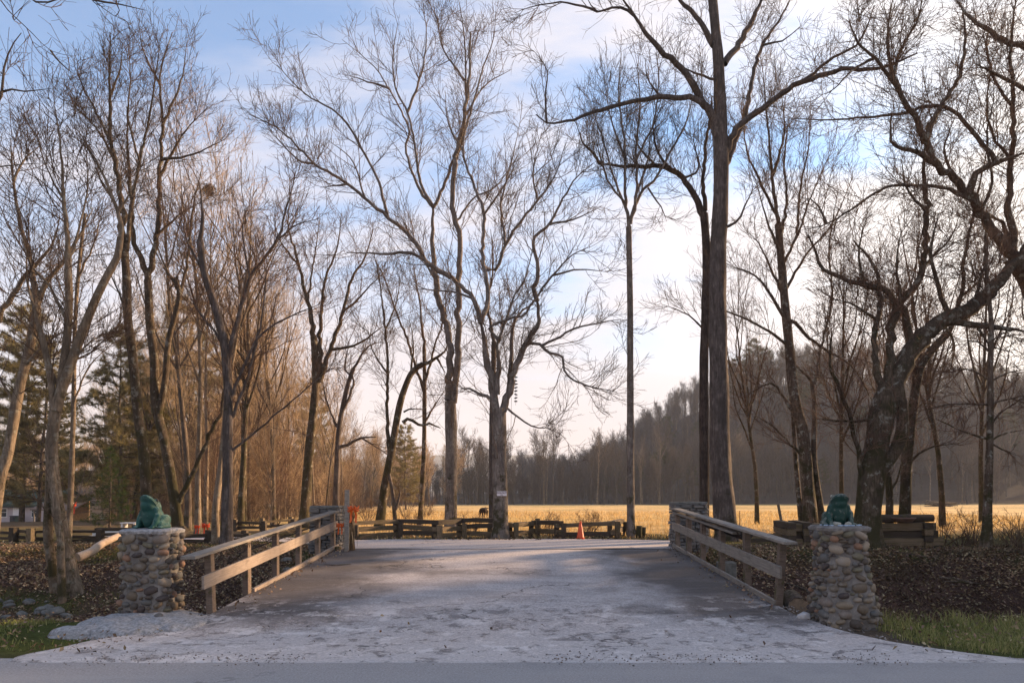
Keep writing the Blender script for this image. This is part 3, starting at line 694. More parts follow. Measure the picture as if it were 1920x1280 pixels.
hero('clump of sunlit stems rising from the leafy creek bank left of the cobble pillar', 14.4,
  [(30, 13, [(133, 1078), (118, 1000), (105, 931), (98, 833), (113, 736), (125, 640), (129, 560), (127, 469)]),
   (20, 12, [(98, 1062), (90, 1000), (92, 930), (94, 880), (93, 830), (99, 760), (90, 680), (70, 600)]),
   (15, 13, [(115, 1075), (113, 1000), (103, 930), (97, 880)]),
   (24, 14, [(104, 770), (113, 736), (130, 690), (148, 638), (180, 560), (205, 510), (220, 483), (226, 445)])],
  [(12, 3, [(127, 469), (120, 375), (112, 262), (103, 200)]), (12, 4, [(226, 445), (222, 398), (206, 356), (174, 290), (150, 250)]),
   (8, 2, [(113, 736), (80, 650), (40, 600), (0, 570)]), (9, 3, [(125, 600), (95, 540), (60, 500), (40, 440)]), (7, 2, [(118, 700), (170, 640), (230, 610)]),
   (8, 2, [(70, 600), (50, 520), (55, 430)]), (7, 2, [(127, 500), (150, 420), (165, 340), (160, 270)]), (6, 2, [(120, 375), (85, 310), (70, 250)]), (5, 2, [(222, 398), (250, 350), (260, 300)])],
  'bark_pale', 'twig', (131, 745, 1861), seed=23, drift=0.7, L1=(0.7, 2.0), flare=1.15)
hero('slim pale stem standing close behind the sunlit clump on the left bank', 19.0,
  [(14, 6, [(126, 1020), (131, 960), (134, 880), (138, 760), (141, 600), (150, 480), (160, 400)])],
  [(6, 2, [(141, 620), (120, 560), (100, 500)]), (6, 2, [(146, 520), (175, 460), (190, 400)]), (5, 2, [(138, 760), (165, 690), (215, 640)])], 'bark_pale', 'twig_grey', (60, 269, 588), seed=24)
hero('tall mossy tree with straight top, behind the green frog on the left pillar', 21.0,
  [(24, 16, [(278, 985), (270, 853), (258, 775), (250, 677), (240, 599), (237, 516), (230, 440)])],
  [(16, 4, [(230, 440), (226, 375), (218, 305), (206, 262), (206, 140), (206, 60)]), (11, 3, [(238, 470), (244, 400), (262, 305), (281, 211), (300, 84)]),
   (8, 2, [(206, 262), (180, 210), (150, 150), (145, 115)]), (7, 2, [(215, 300), (180, 240), (130, 190)]), (7, 2, [(226, 400), (190, 340), (175, 300)]), (6, 2, [(262, 305), (240, 220), (245, 150), (240, 90)]),
   (6, 2, [(206, 180), (225, 130), (230, 80)]), (6, 2, [(240, 590), (215, 530), (190, 480)])], 'bark_moss', 'twig', (152, 932, 2156), seed=25, L1=(0.7, 1.9))
hero('mossy forked tree with a crown of crooked limbs, just right of the left frog', 22.5,
  [(23, 16, [(336, 1005), (324, 912), (305, 814), (291, 755), (289, 677), (281, 599), (277, 525)]), (16, 10, [(297, 775), (309, 716), (316, 638), (336, 560), (330, 520)])],
  [(15, 4, [(277, 525), (262, 480), (248, 431), (246, 380), (240, 300), (238, 200)]), (15, 4, [(277, 525), (295, 436), (300, 328), (305, 234), (300, 140), (323, 61)]),
   (10, 3, [(333, 540), (310, 500), (295, 460)]), (9, 3, [(334, 560), (350, 500), (360, 400), (380, 310)]), (8, 2, [(300, 328), (345, 250), (390, 200)]), (8, 2, [(302, 300), (360, 290), (420, 262)]),
   (7, 2, [(295, 440), (340, 400), (395, 370)]), (13, 6, [(330, 950), (365, 880), (400, 800), (415, 770), (425, 700)]), (7, 2, [(305, 234), (340, 150), (350, 80)]), (6, 2, [(300, 160), (270, 100), (262, 60)])],
  'bark_moss', 'twig', (172, 1036, 2450), seed=26, L1=(0.7, 1.9))
hero('dark upright tree behind the near end of the left railing', 17.8,
  [(27, 14, [(424, 1046), (426, 931), (428, 755), (422, 658), (408, 590), (384, 516), (375, 450)])],
  [(11, 3, [(375, 450), (381, 400), (372, 330)]), (14, 4, [(424, 690), (445, 600), (469, 520), (490, 490), (520, 450), (540, 380), (555, 320)]), (9, 3, [(430, 750), (480, 640), (530, 600), (600, 570)]),
   (8, 2, [(425, 650), (370, 580), (350, 540)]), (10, 3, [(428, 800), (460, 720), (490, 600), (500, 500)]), (7, 2, [(428, 850), (490, 800), (560, 740), (620, 690)]), (7, 2, [(384, 516), (350, 450), (345, 400)]),
   (6, 2, [(469, 520), (455, 440), (462, 380)]), (5, 2, [(520, 450), (560, 420), (600, 410)])], 'bark_dark', 'twig_red', (121, 642, 1470), seed=27, L1=(0.6, 1.8), ang=(25, 55))
hero('pale smooth leaning stem beside the dark tree behind the left railing', 19.0,
  [(17, 7, [(406, 1026), (404, 960), (412, 890), (421, 800), (426, 740), (440, 650), (455, 560), (470, 480)])],
  [(6, 2, [(440, 650), (470, 560), (510, 480), (530, 420)]), (5, 2, [(455, 560), (440, 480), (445, 420)]), (5, 2, [(430, 720), (400, 640), (385, 600)])], 'bark_pale', 'twig_red', (60, 290, 588), seed=28)
hero('straight pale stem between the left pillar and the dark tree', 24.0,
  [(14, 5, [(371, 1000), (371, 900), (374, 800), (376, 700), (372, 600), (365, 500), (350, 420)])],
  [(6, 2, [(374, 640), (395, 560), (410, 480)]), (6, 2, [(370, 580), (345, 500), (330, 440)]), (5, 2, [(375, 720), (350, 650), (335, 600)])], 'bark_pale', 'twig', (60, 290, 636), seed=29)
hero('mossy tree splitting into slender limbs, behind the far left end of the railing', 29.0,
  [(24, 15, [(570, 990), (576, 890), (582, 825), (592, 726), (590, 660), (588, 632)])],
  [(13, 3, [(588, 632), (577, 567), (556, 481), (540, 420), (545, 370)]), (13, 4, [(599, 715), (620, 650), (642, 589), (659, 524), (685, 481), (700, 430)]), (12, 3, [(597, 700), (603, 589), (610, 524), (633, 460), (640, 400)]),
   (8, 3, [(623, 655), (665, 648), (700, 625), (720, 610)]), (6, 2, [(577, 567), (590, 480), (600, 410)]), (6, 2, [(642, 589), (690, 540), (730, 500)]), (6, 2, [(560, 500), (525, 450), (510, 400)])],
  'bark_moss', 'twig_red', (152, 880, 1959), seed=30, L1=(0.8, 2.3))
hero('crooked dark tree with a low curling limb, behind the wooden post with orange bows', 31.0,
  [(15, 9, [(629, 985), (632, 880), (636, 800), (650, 730), (663, 690)])],
  [(9, 4, [(634, 838), (650, 835), (678, 821), (705, 819)]), (8, 3, [(638, 780), (657, 739), (664, 711), (647, 690), (655, 640)]), (6, 2, [(632, 800), (613, 752), (602, 700)]), (7, 2, [(663, 690), (690, 650), (720, 640)]), (5, 2, [(678, 821), (710, 840), (730, 855)])],
  'bark_dark', 'twig', (70, 372, 882), seed=31)
hero('dark leaning tree with a hooked top, behind the timber fence on the left', 28.0,
  [(21, 12, [(711, 990), (720, 920), (734, 847), (749, 761), (766, 709), (780, 690), (792, 683)])],
  [(10, 5, [(792, 683), (812, 675), (831, 662), (838, 648)]), (6, 2, [(820, 672), (830, 690), (836, 700)]), (9, 5, [(755, 792), (765, 786), (775, 792), (790, 796), (808, 795), (826, 802)]), (5, 2, [(757, 772), (775, 766), (798, 767)]),
   (10, 3, [(730, 850), (726, 760), (727, 680), (720, 600), (712, 530), (700, 470)]), (5, 2, [(727, 700), (700, 660), (690, 620)]), (5, 2, [(722, 620), (745, 560), (750, 510)]), (6, 2, [(770, 705), (775, 640), (765, 590)])],
  'bark_moss', 'twig', (70, 435, 1078), seed=32, L1=(0.7, 2.0))
hero('short dark snag forked near its top, beside the leaning tree behind the fence', 27.5,
  [(10, 7, [(742, 990), (738, 940), (735, 915), (729, 888)])], [(7, 5, [(742, 955), (747, 935), (750, 918)])], 'bark_dark', 'twig', (7, 31, 58), seed=33, L1=(0.3, 0.8))
hero('slim tree with a narrow upright crown, left of the big double trunk', 29.0,
  [(12, 8, [(787, 990), (792, 900), (795, 847), (796, 761), (796, 718), (795, 650)])],
  [(7, 3, [(795, 650), (790, 600), (786, 560), (775, 500)]), (8, 3, [(797, 740), (780, 690), (765, 640), (745, 590), (720, 520), (700, 480)]), (7, 3, [(796, 720), (815, 650), (832, 600), (838, 560)]), (6, 2, [(797, 790), (815, 760), (835, 730)])],
  'bark_mossy_light', 'twig', (81, 435, 1078), seed=34, L1=(0.7, 1.9))
hero('stout tree forking into two tall limbs, left of the tree with the white sign', 26.0,
  [(26, 25, [(846, 998), (846, 900), (846, 847), (844, 752)])],
  [(19, 12, [(840, 750), (844, 675), (838, 625), (831, 589), (816, 524), (812, 450), (812, 389)]), (17, 9, [(850, 755), (859, 653), (859, 524), (864, 470), (854, 415), (847, 372), (855, 300), (871, 215), (880, 140), (882, 60)]),
   (8, 3, [(812, 389), (790, 345), (776, 262), (764, 210), (742, 166), (737, 105), (746, 44)]), (8, 2, [(812, 389), (781, 345), (761, 280), (766, 240), (729, 166), (698, 122), (641, 74)]),
   (9, 3, [(812, 389), (842, 324), (871, 219), (871, 79), (860, 0)]), (8, 2, [(850, 320), (880, 220), (903, 136), (925, 74), (930, 20)]), (7, 2, [(764, 210), (790, 140), (800, 60), (790, 10)]), (6, 2, [(729, 166), (680, 150), (650, 140)]),
   (6, 2, [(871, 150), (830, 90), (820, 30)]), (6, 2, [(816, 524), (780, 460), (760, 420)]), (6, 2, [(871, 219), (910, 160), (960, 130)]), (6, 2, [(854, 415), (890, 370), (930, 350), (965, 300)])],
  'bark_walnut', 'twig', (233, 1449, 3332), seed=35, L1=(0.9, 2.4), up=0.2)
hero('big wide spreading tree bearing the white sign at the edge of the lot', 21.6,
  [(33, 30, [(938, 1003), (938, 930), (937, 850), (936, 765)])],
  [(20, 14, [(930, 770), (924, 730), (912, 666), (902, 606)]), (13, 5, [(902, 606), (891, 563), (857, 529), (818, 503), (784, 481), (758, 473), (720, 476), (650, 473)]), (12, 4, [(845, 520), (803, 494), (772, 446), (737, 416), (685, 372), (632, 332), (589, 306), (527, 245), (466, 214)]),
   (8, 3, [(727, 405), (716, 360), (702, 324), (659, 245), (624, 206), (571, 175), (519, 122)]), (6, 2, [(650, 345), (600, 352)]), (13, 4, [(902, 606), (914, 555), (904, 472), (908, 402), (890, 350), (869, 284), (880, 200)]),
   (15, 10, [(932, 740), (933, 690), (934, 634)]), (8, 4, [(934, 636), (920, 622), (917, 612), (935, 606), (960, 596), (985, 590), (1003, 560), (1037, 516), (1070, 480), (1100, 465)]), (7, 3, [(936, 634), (948, 600), (962, 560), (985, 520), (1000, 460)]),
   (19, 12, [(943, 770), (952, 740), (964, 696), (981, 653), (995, 628), (1011, 602), (1007, 562)]), (12, 4, [(1007, 565), (1000, 540), (1008, 505), (1000, 450), (1030, 420), (1074, 341), (1113, 306)]), (10, 3, [(905, 500), (930, 505), (947, 459), (982, 407), (1008, 376), (1040, 330), (1060, 270)]),
   (12, 7, [(953, 735), (957, 680), (960, 640), (962, 610), (975, 585), (1000, 570)]), (9, 3, [(985, 640), (1011, 645), (1030, 662), (1054, 666), (1060, 701), (1101, 722), (1157, 735)]), (7, 3, [(1016, 648), (1054, 630), (1080, 615), (1136, 603), (1165, 598)]),
   (6, 2, [(950, 764), (975, 785), (1000, 800), (1030, 803), (1062, 822)]), (9, 5, [(928, 752), (900, 738), (880, 728), (864, 728)]), (7, 2, [(888, 560), (850, 548), (815, 545), (772, 540)]), (6, 2, [(1008, 376), (1000, 320), (1015, 250)]),
   (6, 2, [(1030, 420), (1080, 410), (1130, 385)]), (6, 2, [(1037, 516), (1090, 505), (1140, 510)]), (7, 2, [(947, 459), (940, 380), (960, 300), (975, 230)]), (6, 2, [(589, 306), (560, 300), (500, 240)]), (6, 2, [(908, 402), (950, 340), (975, 290)]),
   (6, 2, [(869, 284), (840, 230), (835, 170)]), (5, 2, [(685, 372), (660, 300), (610, 260)])],
  'bark_walnut', 'twig', (425, 2590, 6076), seed=36, L1=(0.7, 2.1), up=0.13, drift=1.3, flare=1.3)
hero('narrow reddish trunk half hidden behind the tree with the white sign', 24.2,
  [(13, 11, [(921, 1000), (922, 900), (922, 800), (923, 760), (925, 700), (926, 640)])], [(8, 3, [(926, 640), (915, 570), (925, 500), (920, 430)]), (6, 2, [(926, 660), (950, 600), (970, 540)])], 'bark_dark', 'twig', (50, 269, 588), seed=37)
hero('slim straight trunk with a fan crown, at the right side of the lot', 22.0,
  [(18, 12, [(1184, 1003), (1182, 900), (1182, 700), (1181, 560), (1179, 425)])],
  [(9, 3, [(1179, 425), (1172, 363), (1170, 263), (1160, 180), (1165, 100)]), (9, 3, [(1182, 420), (1195, 350), (1192, 280), (1200, 200), (1195, 120)]), (9, 3, [(1183, 410), (1201, 363), (1231, 333), (1260, 280), (1290, 220), (1300, 160)]),
   (7, 2, [(1177, 400), (1150, 330), (1130, 260), (1100, 180)]), (6, 2, [(1172, 380), (1140, 340), (1125, 290), (1110, 230)]), (6, 2, [(1192, 300), (1225, 230), (1235, 150), (1230, 90)]), (6, 2, [(1172, 300), (1145, 220), (1135, 150)]),
   (6, 2, [(1190, 370), (1215, 300), (1220, 240)]), (5, 2, [(1215, 352), (1240, 390), (1250, 415)])], 'bark_walnut', 'twig_grey', (152, 849, 1959), seed=38, L1=(0.6, 1.7), up=0.24, ang=(18, 48))
hero('largest tall furrowed trunk with heavy dark limbs, behind the right railing', 20.0,
  [(49, 31, [(1364, 1012), (1359, 960), (1351, 850), (1347, 700), (1346, 560), (1348, 430), (1352, 330), (1350, 240)]), (30, 18, [(1350, 250), (1348, 130), (1342, 60), (1333, -40)])],
  [(23, 8, [(1347, 262), (1335, 218), (1310, 176), (1290, 145), (1265, 115), (1225, 80), (1190, 30), (1165, -5)]), (15, 6, [(1318, 193), (1290, 184), (1240, 182), (1200, 188), (1130, 205), (1080, 222), (1030, 232), (1005, 215)]), (6, 2, [(1025, 230), (1023, 180), (1025, 130), (1000, 95)]),
   (18, 8, [(1360, 290), (1372, 255), (1400, 225), (1450, 185), (1500, 155), (1545, 140), (1600, 130), (1650, 128), (1720, 100)]), (9, 4, [(1500, 155), (1560, 110), (1610, 80), (1640, 10)]), (14, 6, [(1360, 310), (1395, 220), (1415, 130), (1430, 85), (1460, 40), (1485, -8)]),
   (17, 10, [(1358, 120), (1385, 85), (1410, 40), (1432, -10)]), (16, 8, [(1338, 85), (1325, 60), (1305, 30), (1280, 5), (1260, -20)]), (7, 3, [(1360, 427), (1385, 410), (1400, 380), (1413, 350)]), (8, 3, [(1190, 30), (1160, 12), (1120, 22), (1100, -5)]),
   (7, 3, [(1345, 150), (1300, 135), (1265, 118)]), (6, 2, [(1240, 182), (1215, 150), (1210, 110)]), (6, 2, [(1430, 85), (1470, 75), (1500, 50)]), (6, 2, [(1120, 22), (1060, 5), (1000, 12), (965, 25)])],
  'bark_dark', 'twig', (192, 1139, 2743), seed=39, L1=(0.5, 1.7), up=0.1, drift=1.3, flare=1.25)
hero('dark companion trunk touching the left side of the tall furrowed trunk', 22.0,
  [(22, 17, [(1320, 1000), (1320, 860), (1320, 700), (1323, 560), (1325, 480), (1320, 400)])],
  [(17, 8, [(1320, 405), (1305, 370), (1280, 335), (1260, 318), (1230, 312), (1180, 312), (1125, 308)]), (8, 3, [(1125, 308), (1115, 290), (1095, 270), (1080, 230)]), (11, 6, [(1322, 395), (1318, 340), (1322, 280), (1330, 230), (1335, 180)]),
   (7, 3, [(1260, 318), (1235, 290), (1225, 240), (1240, 200)]), (6, 2, [(1280, 335), (1310, 315), (1300, 260), (1310, 240)]), (6, 2, [(1230, 312), (1195, 270), (1190, 230)]), (5, 2, [(1322, 620), (1290, 590), (1240, 570)])],
  'bark_black', 'twig', (131, 739, 1785), seed=40, L1=(0.6, 1.8))
hero('mottled tree with a tall brushy crown, standing left of the right pillar frog', 23.0,
  [(31, 15, [(1521, 995), (1507, 825), (1491, 752), (1479, 642), (1467, 520), (1460, 420)]), (18, 8, [(1543, 990), (1527, 866), (1527, 764), (1522, 715)]), (13, 7, [(1505, 992), (1493, 880), (1488, 800), (1485, 740)])],
  [(10, 3, [(1460, 420), (1450, 360), (1446, 300), (1436, 200), (1430, 130)]), (9, 3, [(1463, 450), (1475, 380), (1470, 300), (1480, 220)]), (8, 2, [(1455, 400), (1430, 350), (1400, 280), (1390, 200)]), (8, 2, [(1466, 500), (1495, 440), (1520, 370), (1560, 280)]),
   (8, 2, [(1462, 470), (1440, 420), (1415, 330)]), (8, 2, [(1470, 550), (1510, 480), (1560, 420), (1600, 330)]), (8, 4, [(1522, 715), (1500, 690), (1480, 680)]), (7, 3, [(1527, 720), (1540, 650), (1560, 560), (1555, 470), (1570, 360)]),
   (8, 3, [(1485, 770), (1460, 730), (1447, 718), (1420, 728), (1400, 745)]), (8, 3, [(1480, 650), (1440, 620), (1380, 590), (1310, 570)]), (9, 3, [(1475, 600), (1420, 520), (1370, 500)]), (7, 2, [(1500, 850), (1450, 800), (1400, 770)]),
   (9, 3, [(1480, 600), (1540, 650), (1600, 690), (1640, 760)]), (8, 2, [(1448, 330), (1470, 250), (1465, 170)]), (7, 2, [(1470, 560), (1430, 470), (1400, 430)]), (7, 2, [(1495, 440), (1500, 360), (1515, 280), (1520, 210)])],
  'bark_mossy_light', 'twig_red', (310, 1848, 4284), seed=41, L1=(0.6, 1.9), up=0.2, ang=(18, 50))
hero('massive mossy gnarled trunk leaning right, behind the right cobble pillar', 17.4,
  [(56, 48, [(1629, 1010), (1628, 960), (1632, 900), (1642, 840), (1655, 770), (1668, 730)]), (28, 22, [(1648, 885), (1675, 850), (1690, 815), (1692, 770), (1686, 725)])],
  [(48, 28, [(1665, 760), (1690, 695), (1722, 640), (1767, 602), (1824, 577), (1869, 532), (1897, 500), (1935, 450)]), (18, 8, [(1655, 740), (1645, 690), (1638, 640), (1645, 600), (1650, 560), (1640, 500), (1600, 450)]),
   (22, 9, [(1664, 730), (1668, 690), (1672, 620), (1686, 565), (1713, 540), (1730, 500), (1738, 400), (1732, 310), (1740, 230)]), (20, 8, [(1718, 655), (1702, 610), (1688, 578), (1660, 545), (1620, 535), (1590, 525), (1540, 500), (1525, 460), (1515, 440)]),
   (18, 10, [(1770, 603), (1830, 610), (1870, 612), (1925, 622)]), (14, 5, [(1778, 600), (1770, 560), (1755, 520), (1745, 470), (1760, 400)]), (13, 7, [(1622, 905), (1605, 830), (1590, 770), (1570, 720), (1555, 680), (1560, 620)]), (9, 4, [(1650, 785), (1600, 790), (1540, 785)]),
   (10, 4, [(1672, 620), (1690, 570), (1680, 500), (1690, 430)]), (9, 3, [(1824, 580), (1840, 520), (1850, 450), (1840, 380)]), (8, 3, [(1620, 535), (1610, 470), (1625, 410)]), (8, 2, [(1730, 500), (1780, 450), (1800, 400)]), (8, 3, [(1738, 400), (1700, 350), (1690, 300)]),
   (7, 2, [(1767, 605), (1790, 650), (1780, 700)]), (7, 2, [(1832, 612), (1860, 650), (1900, 660)]), (8, 2, [(1645, 600), (1600, 570), (1560, 560)])],
  'bark_moss', 'twig_red', (394, 2094, 4641), seed=42, lump=0.075, L1=(0.5, 1.7), up=0.1, drift=1.2, flare=1.2)
hero('mossy trunk with a bent top, right of the gnarled trunk in the sun glow', 22.5,
  [(25, 16, [(1696, 998), (1698, 930), (1702, 845), (1722, 703), (1745, 660), (1779, 622)])],
  [(12, 4, [(1779, 622), (1800, 560), (1810, 480), (1830, 380), (1850, 280)]), (9, 3, [(1715, 740), (1710, 680), (1700, 620), (1690, 540)]), (8, 2, [(1745, 660), (1740, 600), (1750, 540)]), (7, 2, [(1800, 560), (1840, 520), (1880, 450)]), (7, 2, [(1700, 870), (1740, 840), (1800, 830)])],
  'bark_moss', 'twig_red', (131, 739, 1785), seed=43, L1=(0.6, 1.9))
hero('short broken trunk between the gnarled tree and the bent tree', 22.0, [(17, 13, [(1667, 998), (1668, 930), (1664, 885)])], [(7, 3, [(1666, 930), (1685, 890), (1690, 860)])], 'bark_moss', 'twig', (13, 61, 106), seed=44, L1=(0.3, 0.9))
hero('slender sapling with level twiggy branches, on the right bank above the ditch', 17.6,
  [(21, 6, [(1849, 1030), (1854, 900), (1856, 800), (1857, 700), (1858, 600), (1850, 520), (1848, 440)])],
  [(6, 2, [(1855, 758), (1820, 757), (1778, 758), (1723, 771)]), (6, 2, [(1854, 823), (1804, 807), (1729, 774)]), (5, 2, [(1856, 713), (1823, 694), (1784, 690)]), (6, 2, [(1857, 757), (1890, 748), (1930, 740)]), (5, 2, [(1857, 715), (1885, 700), (1930, 690)]),
   (6, 2, [(1856, 800), (1880, 770), (1930, 740)]), (5, 2, [(1855, 828), (1885, 812), (1930, 805)]), (5, 2, [(1855, 830), (1880, 842), (1905, 850)]), (5, 2, [(1857, 660), (1830, 640), (1800, 640)]), (4, 2, [(1857, 640), (1890, 620), (1920, 620)]), (4, 2, [(1854, 560), (1830, 520), (1820, 480)])],
  'bark_mossy_light', 'twig_red', (107, 468, 832), seed=45, L1=(0.4, 1.2), up=0.02, drift=0.8, trunkw=0.7)
hero('great pale limbed tree rooted beyond the right edge, limbs crossing the bright sky', 18.5,
  [(80, 46, [(2010, 1040), (2000, 850), (1975, 650), (1940, 540), (1902, 480)])],
  [(26, 7, [(1902, 480), (1868, 440), (1840, 400), (1817, 363), (1786, 335), (1757, 306), (1735, 260), (1721, 228), (1690, 180), (1669, 144), (1640, 110), (1612, 85), (1592, 40)]), (19, 8, [(1817, 363), (1835, 324), (1870, 305), (1925, 285)]),
   (18, 6, [(1900, 480), (1890, 400), (1895, 300), (1900, 200), (1895, 100), (1905, -10)]), (15, 4, [(1757, 306), (1720, 290), (1680, 275), (1670, 262), (1672, 210)]), (12, 4, [(1868, 305), (1820, 240), (1780, 205), (1740, 200), (1680, 215), (1560, 225), (1490, 222)]),
   (10, 4, [(1830, 380), (1770, 350), (1720, 348), (1660, 352), (1600, 390), (1550, 420), (1510, 430)]), (20, 6, [(1985, 110), (1925, 85), (1880, 75), (1840, 50), (1810, 25), (1790, -8)]), (14, 5, [(1960, 200), (1925, 170), (1870, 140), (1830, 120)]),
   (16, 6, [(1905, 480), (1880, 420), (1850, 400)]), (12, 4, [(1690, 180), (1668, 120), (1665, 60), (1675, -10)]), (14, 5, [(1735, 265), (1765, 200), (1800, 140), (1810, 60), (1800, 0)]), (9, 3, [(1840, 400), (1860, 340), (1850, 260), (1865, 180)]), (8, 3, [(1895, 300), (1860, 250), (1850, 190), (1860, 120)]),
   (9, 3, [(1672, 150), (1690, 90), (1720, 40), (1730, -10)]), (7, 2, [(1640, 110), (1600, 130), (1560, 170), (1530, 180)]), (8, 3, [(1786, 335), (1770, 280), (1790, 220)]), (8, 3, [(1900, 200), (1870, 160), (1850, 90), (1860, 20)]), (7, 2, [(1550, 420), (1530, 380), (1500, 370)])],
  'bark_mossy_light', 'twig_red', (502, 2956, 6663), seed=46, L1=(0.5, 1.9), up=0.08, drift=1.6, ext=True)
print('hero tris', TRI[0])

# ================================================================== WOODS
def put(o, x, y, rz, s, lab=None, grp=None, dz=-0.05, sz=None):
    o.location = (x, y, zg1(x, y)+dz); o.rotation_euler = (0, 0, rz); o.scale = (s, s, s*(sz or 1))
    if lab: o['label'] = lab
    if grp: o['group'] = grp
    return o
WG = 'slender bare trees of the sunlit left wood'
WLAB = ['slender bare brown tree in the sunlit wood left of the hay field', 'pale stemmed bare tree in the sunlit wood left of the hay field', 'mossy dark stemmed bare tree in the sunlit wood left of the hay field', 'young thin bare tree with many shoots in the wood left of the hay field']
protos = []
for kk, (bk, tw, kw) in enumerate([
    ('bark', 'twig_sunlit', dict(h=15, r=0.13, lead=3, n=(120, 620, 1500), spread=.3)),
    ('bark_pale', 'twig_sunlit', dict(h=16, r=0.10, lead=3, n=(110, 560, 1300), fork=.5)),
    ('bark_moss', 'twig_sunlit', dict(h=14, r=0.145, lead=4, n=(130, 680, 1500), fork=.36)),
    ('bark_pale', 'twig_sunlit', dict(h=9, r=0.07, lead=3, n=(90, 420, 900), fork=.2, low=.08, L1=(0.8, 2.0)))]):
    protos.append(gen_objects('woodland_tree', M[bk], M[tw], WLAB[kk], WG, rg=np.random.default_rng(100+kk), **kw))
spots = []
rw = np.random.default_rng(77)
def ok(x, y, mind): return all((x-a)**2+(y-b)**2 > mind*mind for a, b in spots)
tries = 0
cand = []
while len(spots) < 105 and tries < 6000:
    tries += 1
    y = 27 + 70*rw.random()**1.3; px = rw.uniform(-120, 850); x = (px-960)/F*y
    lim = -9.5 - 0.12*y + 1.5*rw.normal()
    if y < 40 and px < 330: continue
    if px > 660 and y < 33: continue
    if px < 350 and rw.random() < 0.55: continue
    if px < 190 and y < 90: continue
    if x > lim+1.0 or not ok(x, y, 1.5 + 0.012*y): continue
    spots.append((x, y))
used = [False]*4
for (x, y) in spots:
    k = int(rw.choice(4, p=[0.34, 0.24, 0.22, 0.20])); o = protos[k] if not used[k] else copy_tree(protos[k]); used[k] = True
    s = rw.uniform(0.62, 1.02)
    if x > -0.30*y: s *= 0.72
    put(o, x, y, rw.uniform(0, 6.28), s)
RG = 'bare trees filling the bright right side behind the gnarled tree'
rproto = gen_objects('bare_tree', M['bark_moss'], M['twig_red'], 'slender bare tree against the bright sky behind the gnarled trunk', RG, rg=np.random.default_rng(120), h=15, r=0.13, lead=4, n=(120, 560, 1300), fork=.3, L1=(1.0, 2.8))
for k, (px, y, s_) in enumerate([(1425, 34, .86), (1575, 30, .84), (1640, 38, 1.0), (1775, 29, .95), (1835, 36, 1.05), (1945, 33, 1.1)]):
    put(rproto if k == 0 else copy_tree(rproto), (px-960)/F*y, y, k*2.1, s_)
# brush and saplings under the wood
sap = gen_objects('sapling', M['twig_sunlit'], M['twig_sunlit'], 'thin bare sapling in the golden underbrush of the left wood', 'saplings under the left wood', True, rg=np.random.default_rng(140), h=4.2, r=0.026, lead=3, n=(70, 260, 420), fork=.12, low=.05, L1=(.5, 1.5), k=(5, 4), rmin=0.005)
sap2 = gen_objects('sapling', M['twig_red'], M['twig_red'], 'thin bare sapling in the golden underbrush of the left wood', 'saplings under the left wood', True, rg=np.random.default_rng(141), h=5.5, r=0.03, lead=4, n=(80, 300, 420), fork=.1, low=.04, L1=(.6, 1.8), k=(5, 4), rmin=0.005)
used2 = [False, False]; tries = 0; ns = 0
while ns < 210 and tries < 5000:
    tries += 1
    y = 27 + 55*rw.random()**1.2; px = rw.uniform(-60, 840); x = (px-960)/F*y
    if x > -9.0-0.12*y + rw.normal()*1.2: continue
    if px < 330 and (y < 45 or rw.random() < .6): continue
    if px < 200: continue
    k = int(rw.random() < .45); P_ = (sap, sap2)[k]; o = P_ if not used2[k] else copy_tree(P_); used2[k] = True
    put(o, x, y, rw.uniform(0, 6.28), rw.uniform(0.55, 1.15)); ns += 1
# far edge of the field and the hill
FE = 'bare trees along the far edge of the hay field'
fproto = []; gproto = []
for kk, (bk, tw, kw) in enumerate([('bark_far', 'twig_far_shaded', dict(h=14, r=0.17, lead=4, n=(150, 520, 700), fork=.3)), ('bark_far', 'twig_far_shaded', dict(h=12, r=0.15, lead=4, n=(150, 520, 700), fork=.22, low=.12)),
     ('bark_pale', 'twig_far_shaded', dict(h=15, r=0.22, lead=3, n=(70, 240, 320), fork=.5)), ('twig_far_shaded', 'twig_far_shaded', dict(h=7, r=0.07, lead=5, n=(140, 460, 500), fork=.08, low=.05))]):
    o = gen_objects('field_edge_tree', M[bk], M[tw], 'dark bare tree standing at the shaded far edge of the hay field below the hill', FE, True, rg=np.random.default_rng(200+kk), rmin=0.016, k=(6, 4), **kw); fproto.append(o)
    c = o.copy(); COL.objects.link(c); c.data = o.data.copy(); c.data.materials[0] = M['bark_pale' if kk == 2 else 'bark']; c.data.materials[1] = M['twig_sunlit']  # sunlit copies of the same trees, golden light put into the twig colour
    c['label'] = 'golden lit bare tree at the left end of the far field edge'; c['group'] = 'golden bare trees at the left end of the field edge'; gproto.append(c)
used3 = [False]*8
for j in range(190):
    px = rw.uniform(560, 2000); y = rw.uniform(126, 150) + (4 if px > 1300 else 0); x = (px-960)/F*y
    if px > 1300: y += 6
    if px < 860: y = rw.uniform(100, 140); x = (px-960)/F*y
    k = int(rw.choice(4, p=[.27, .25, .2, .28])); k8 = k + (4 if px < 870 else 0); src = (fproto+gproto)[k8]; o = src if not used3[k8] else src.copy()
    if used3[k8]: COL.objects.link(o)
    used3[k8] = True
    s = rw.uniform(0.6, 0.95)
    put(o, x, y, rw.uniform(0, 6.28), s)
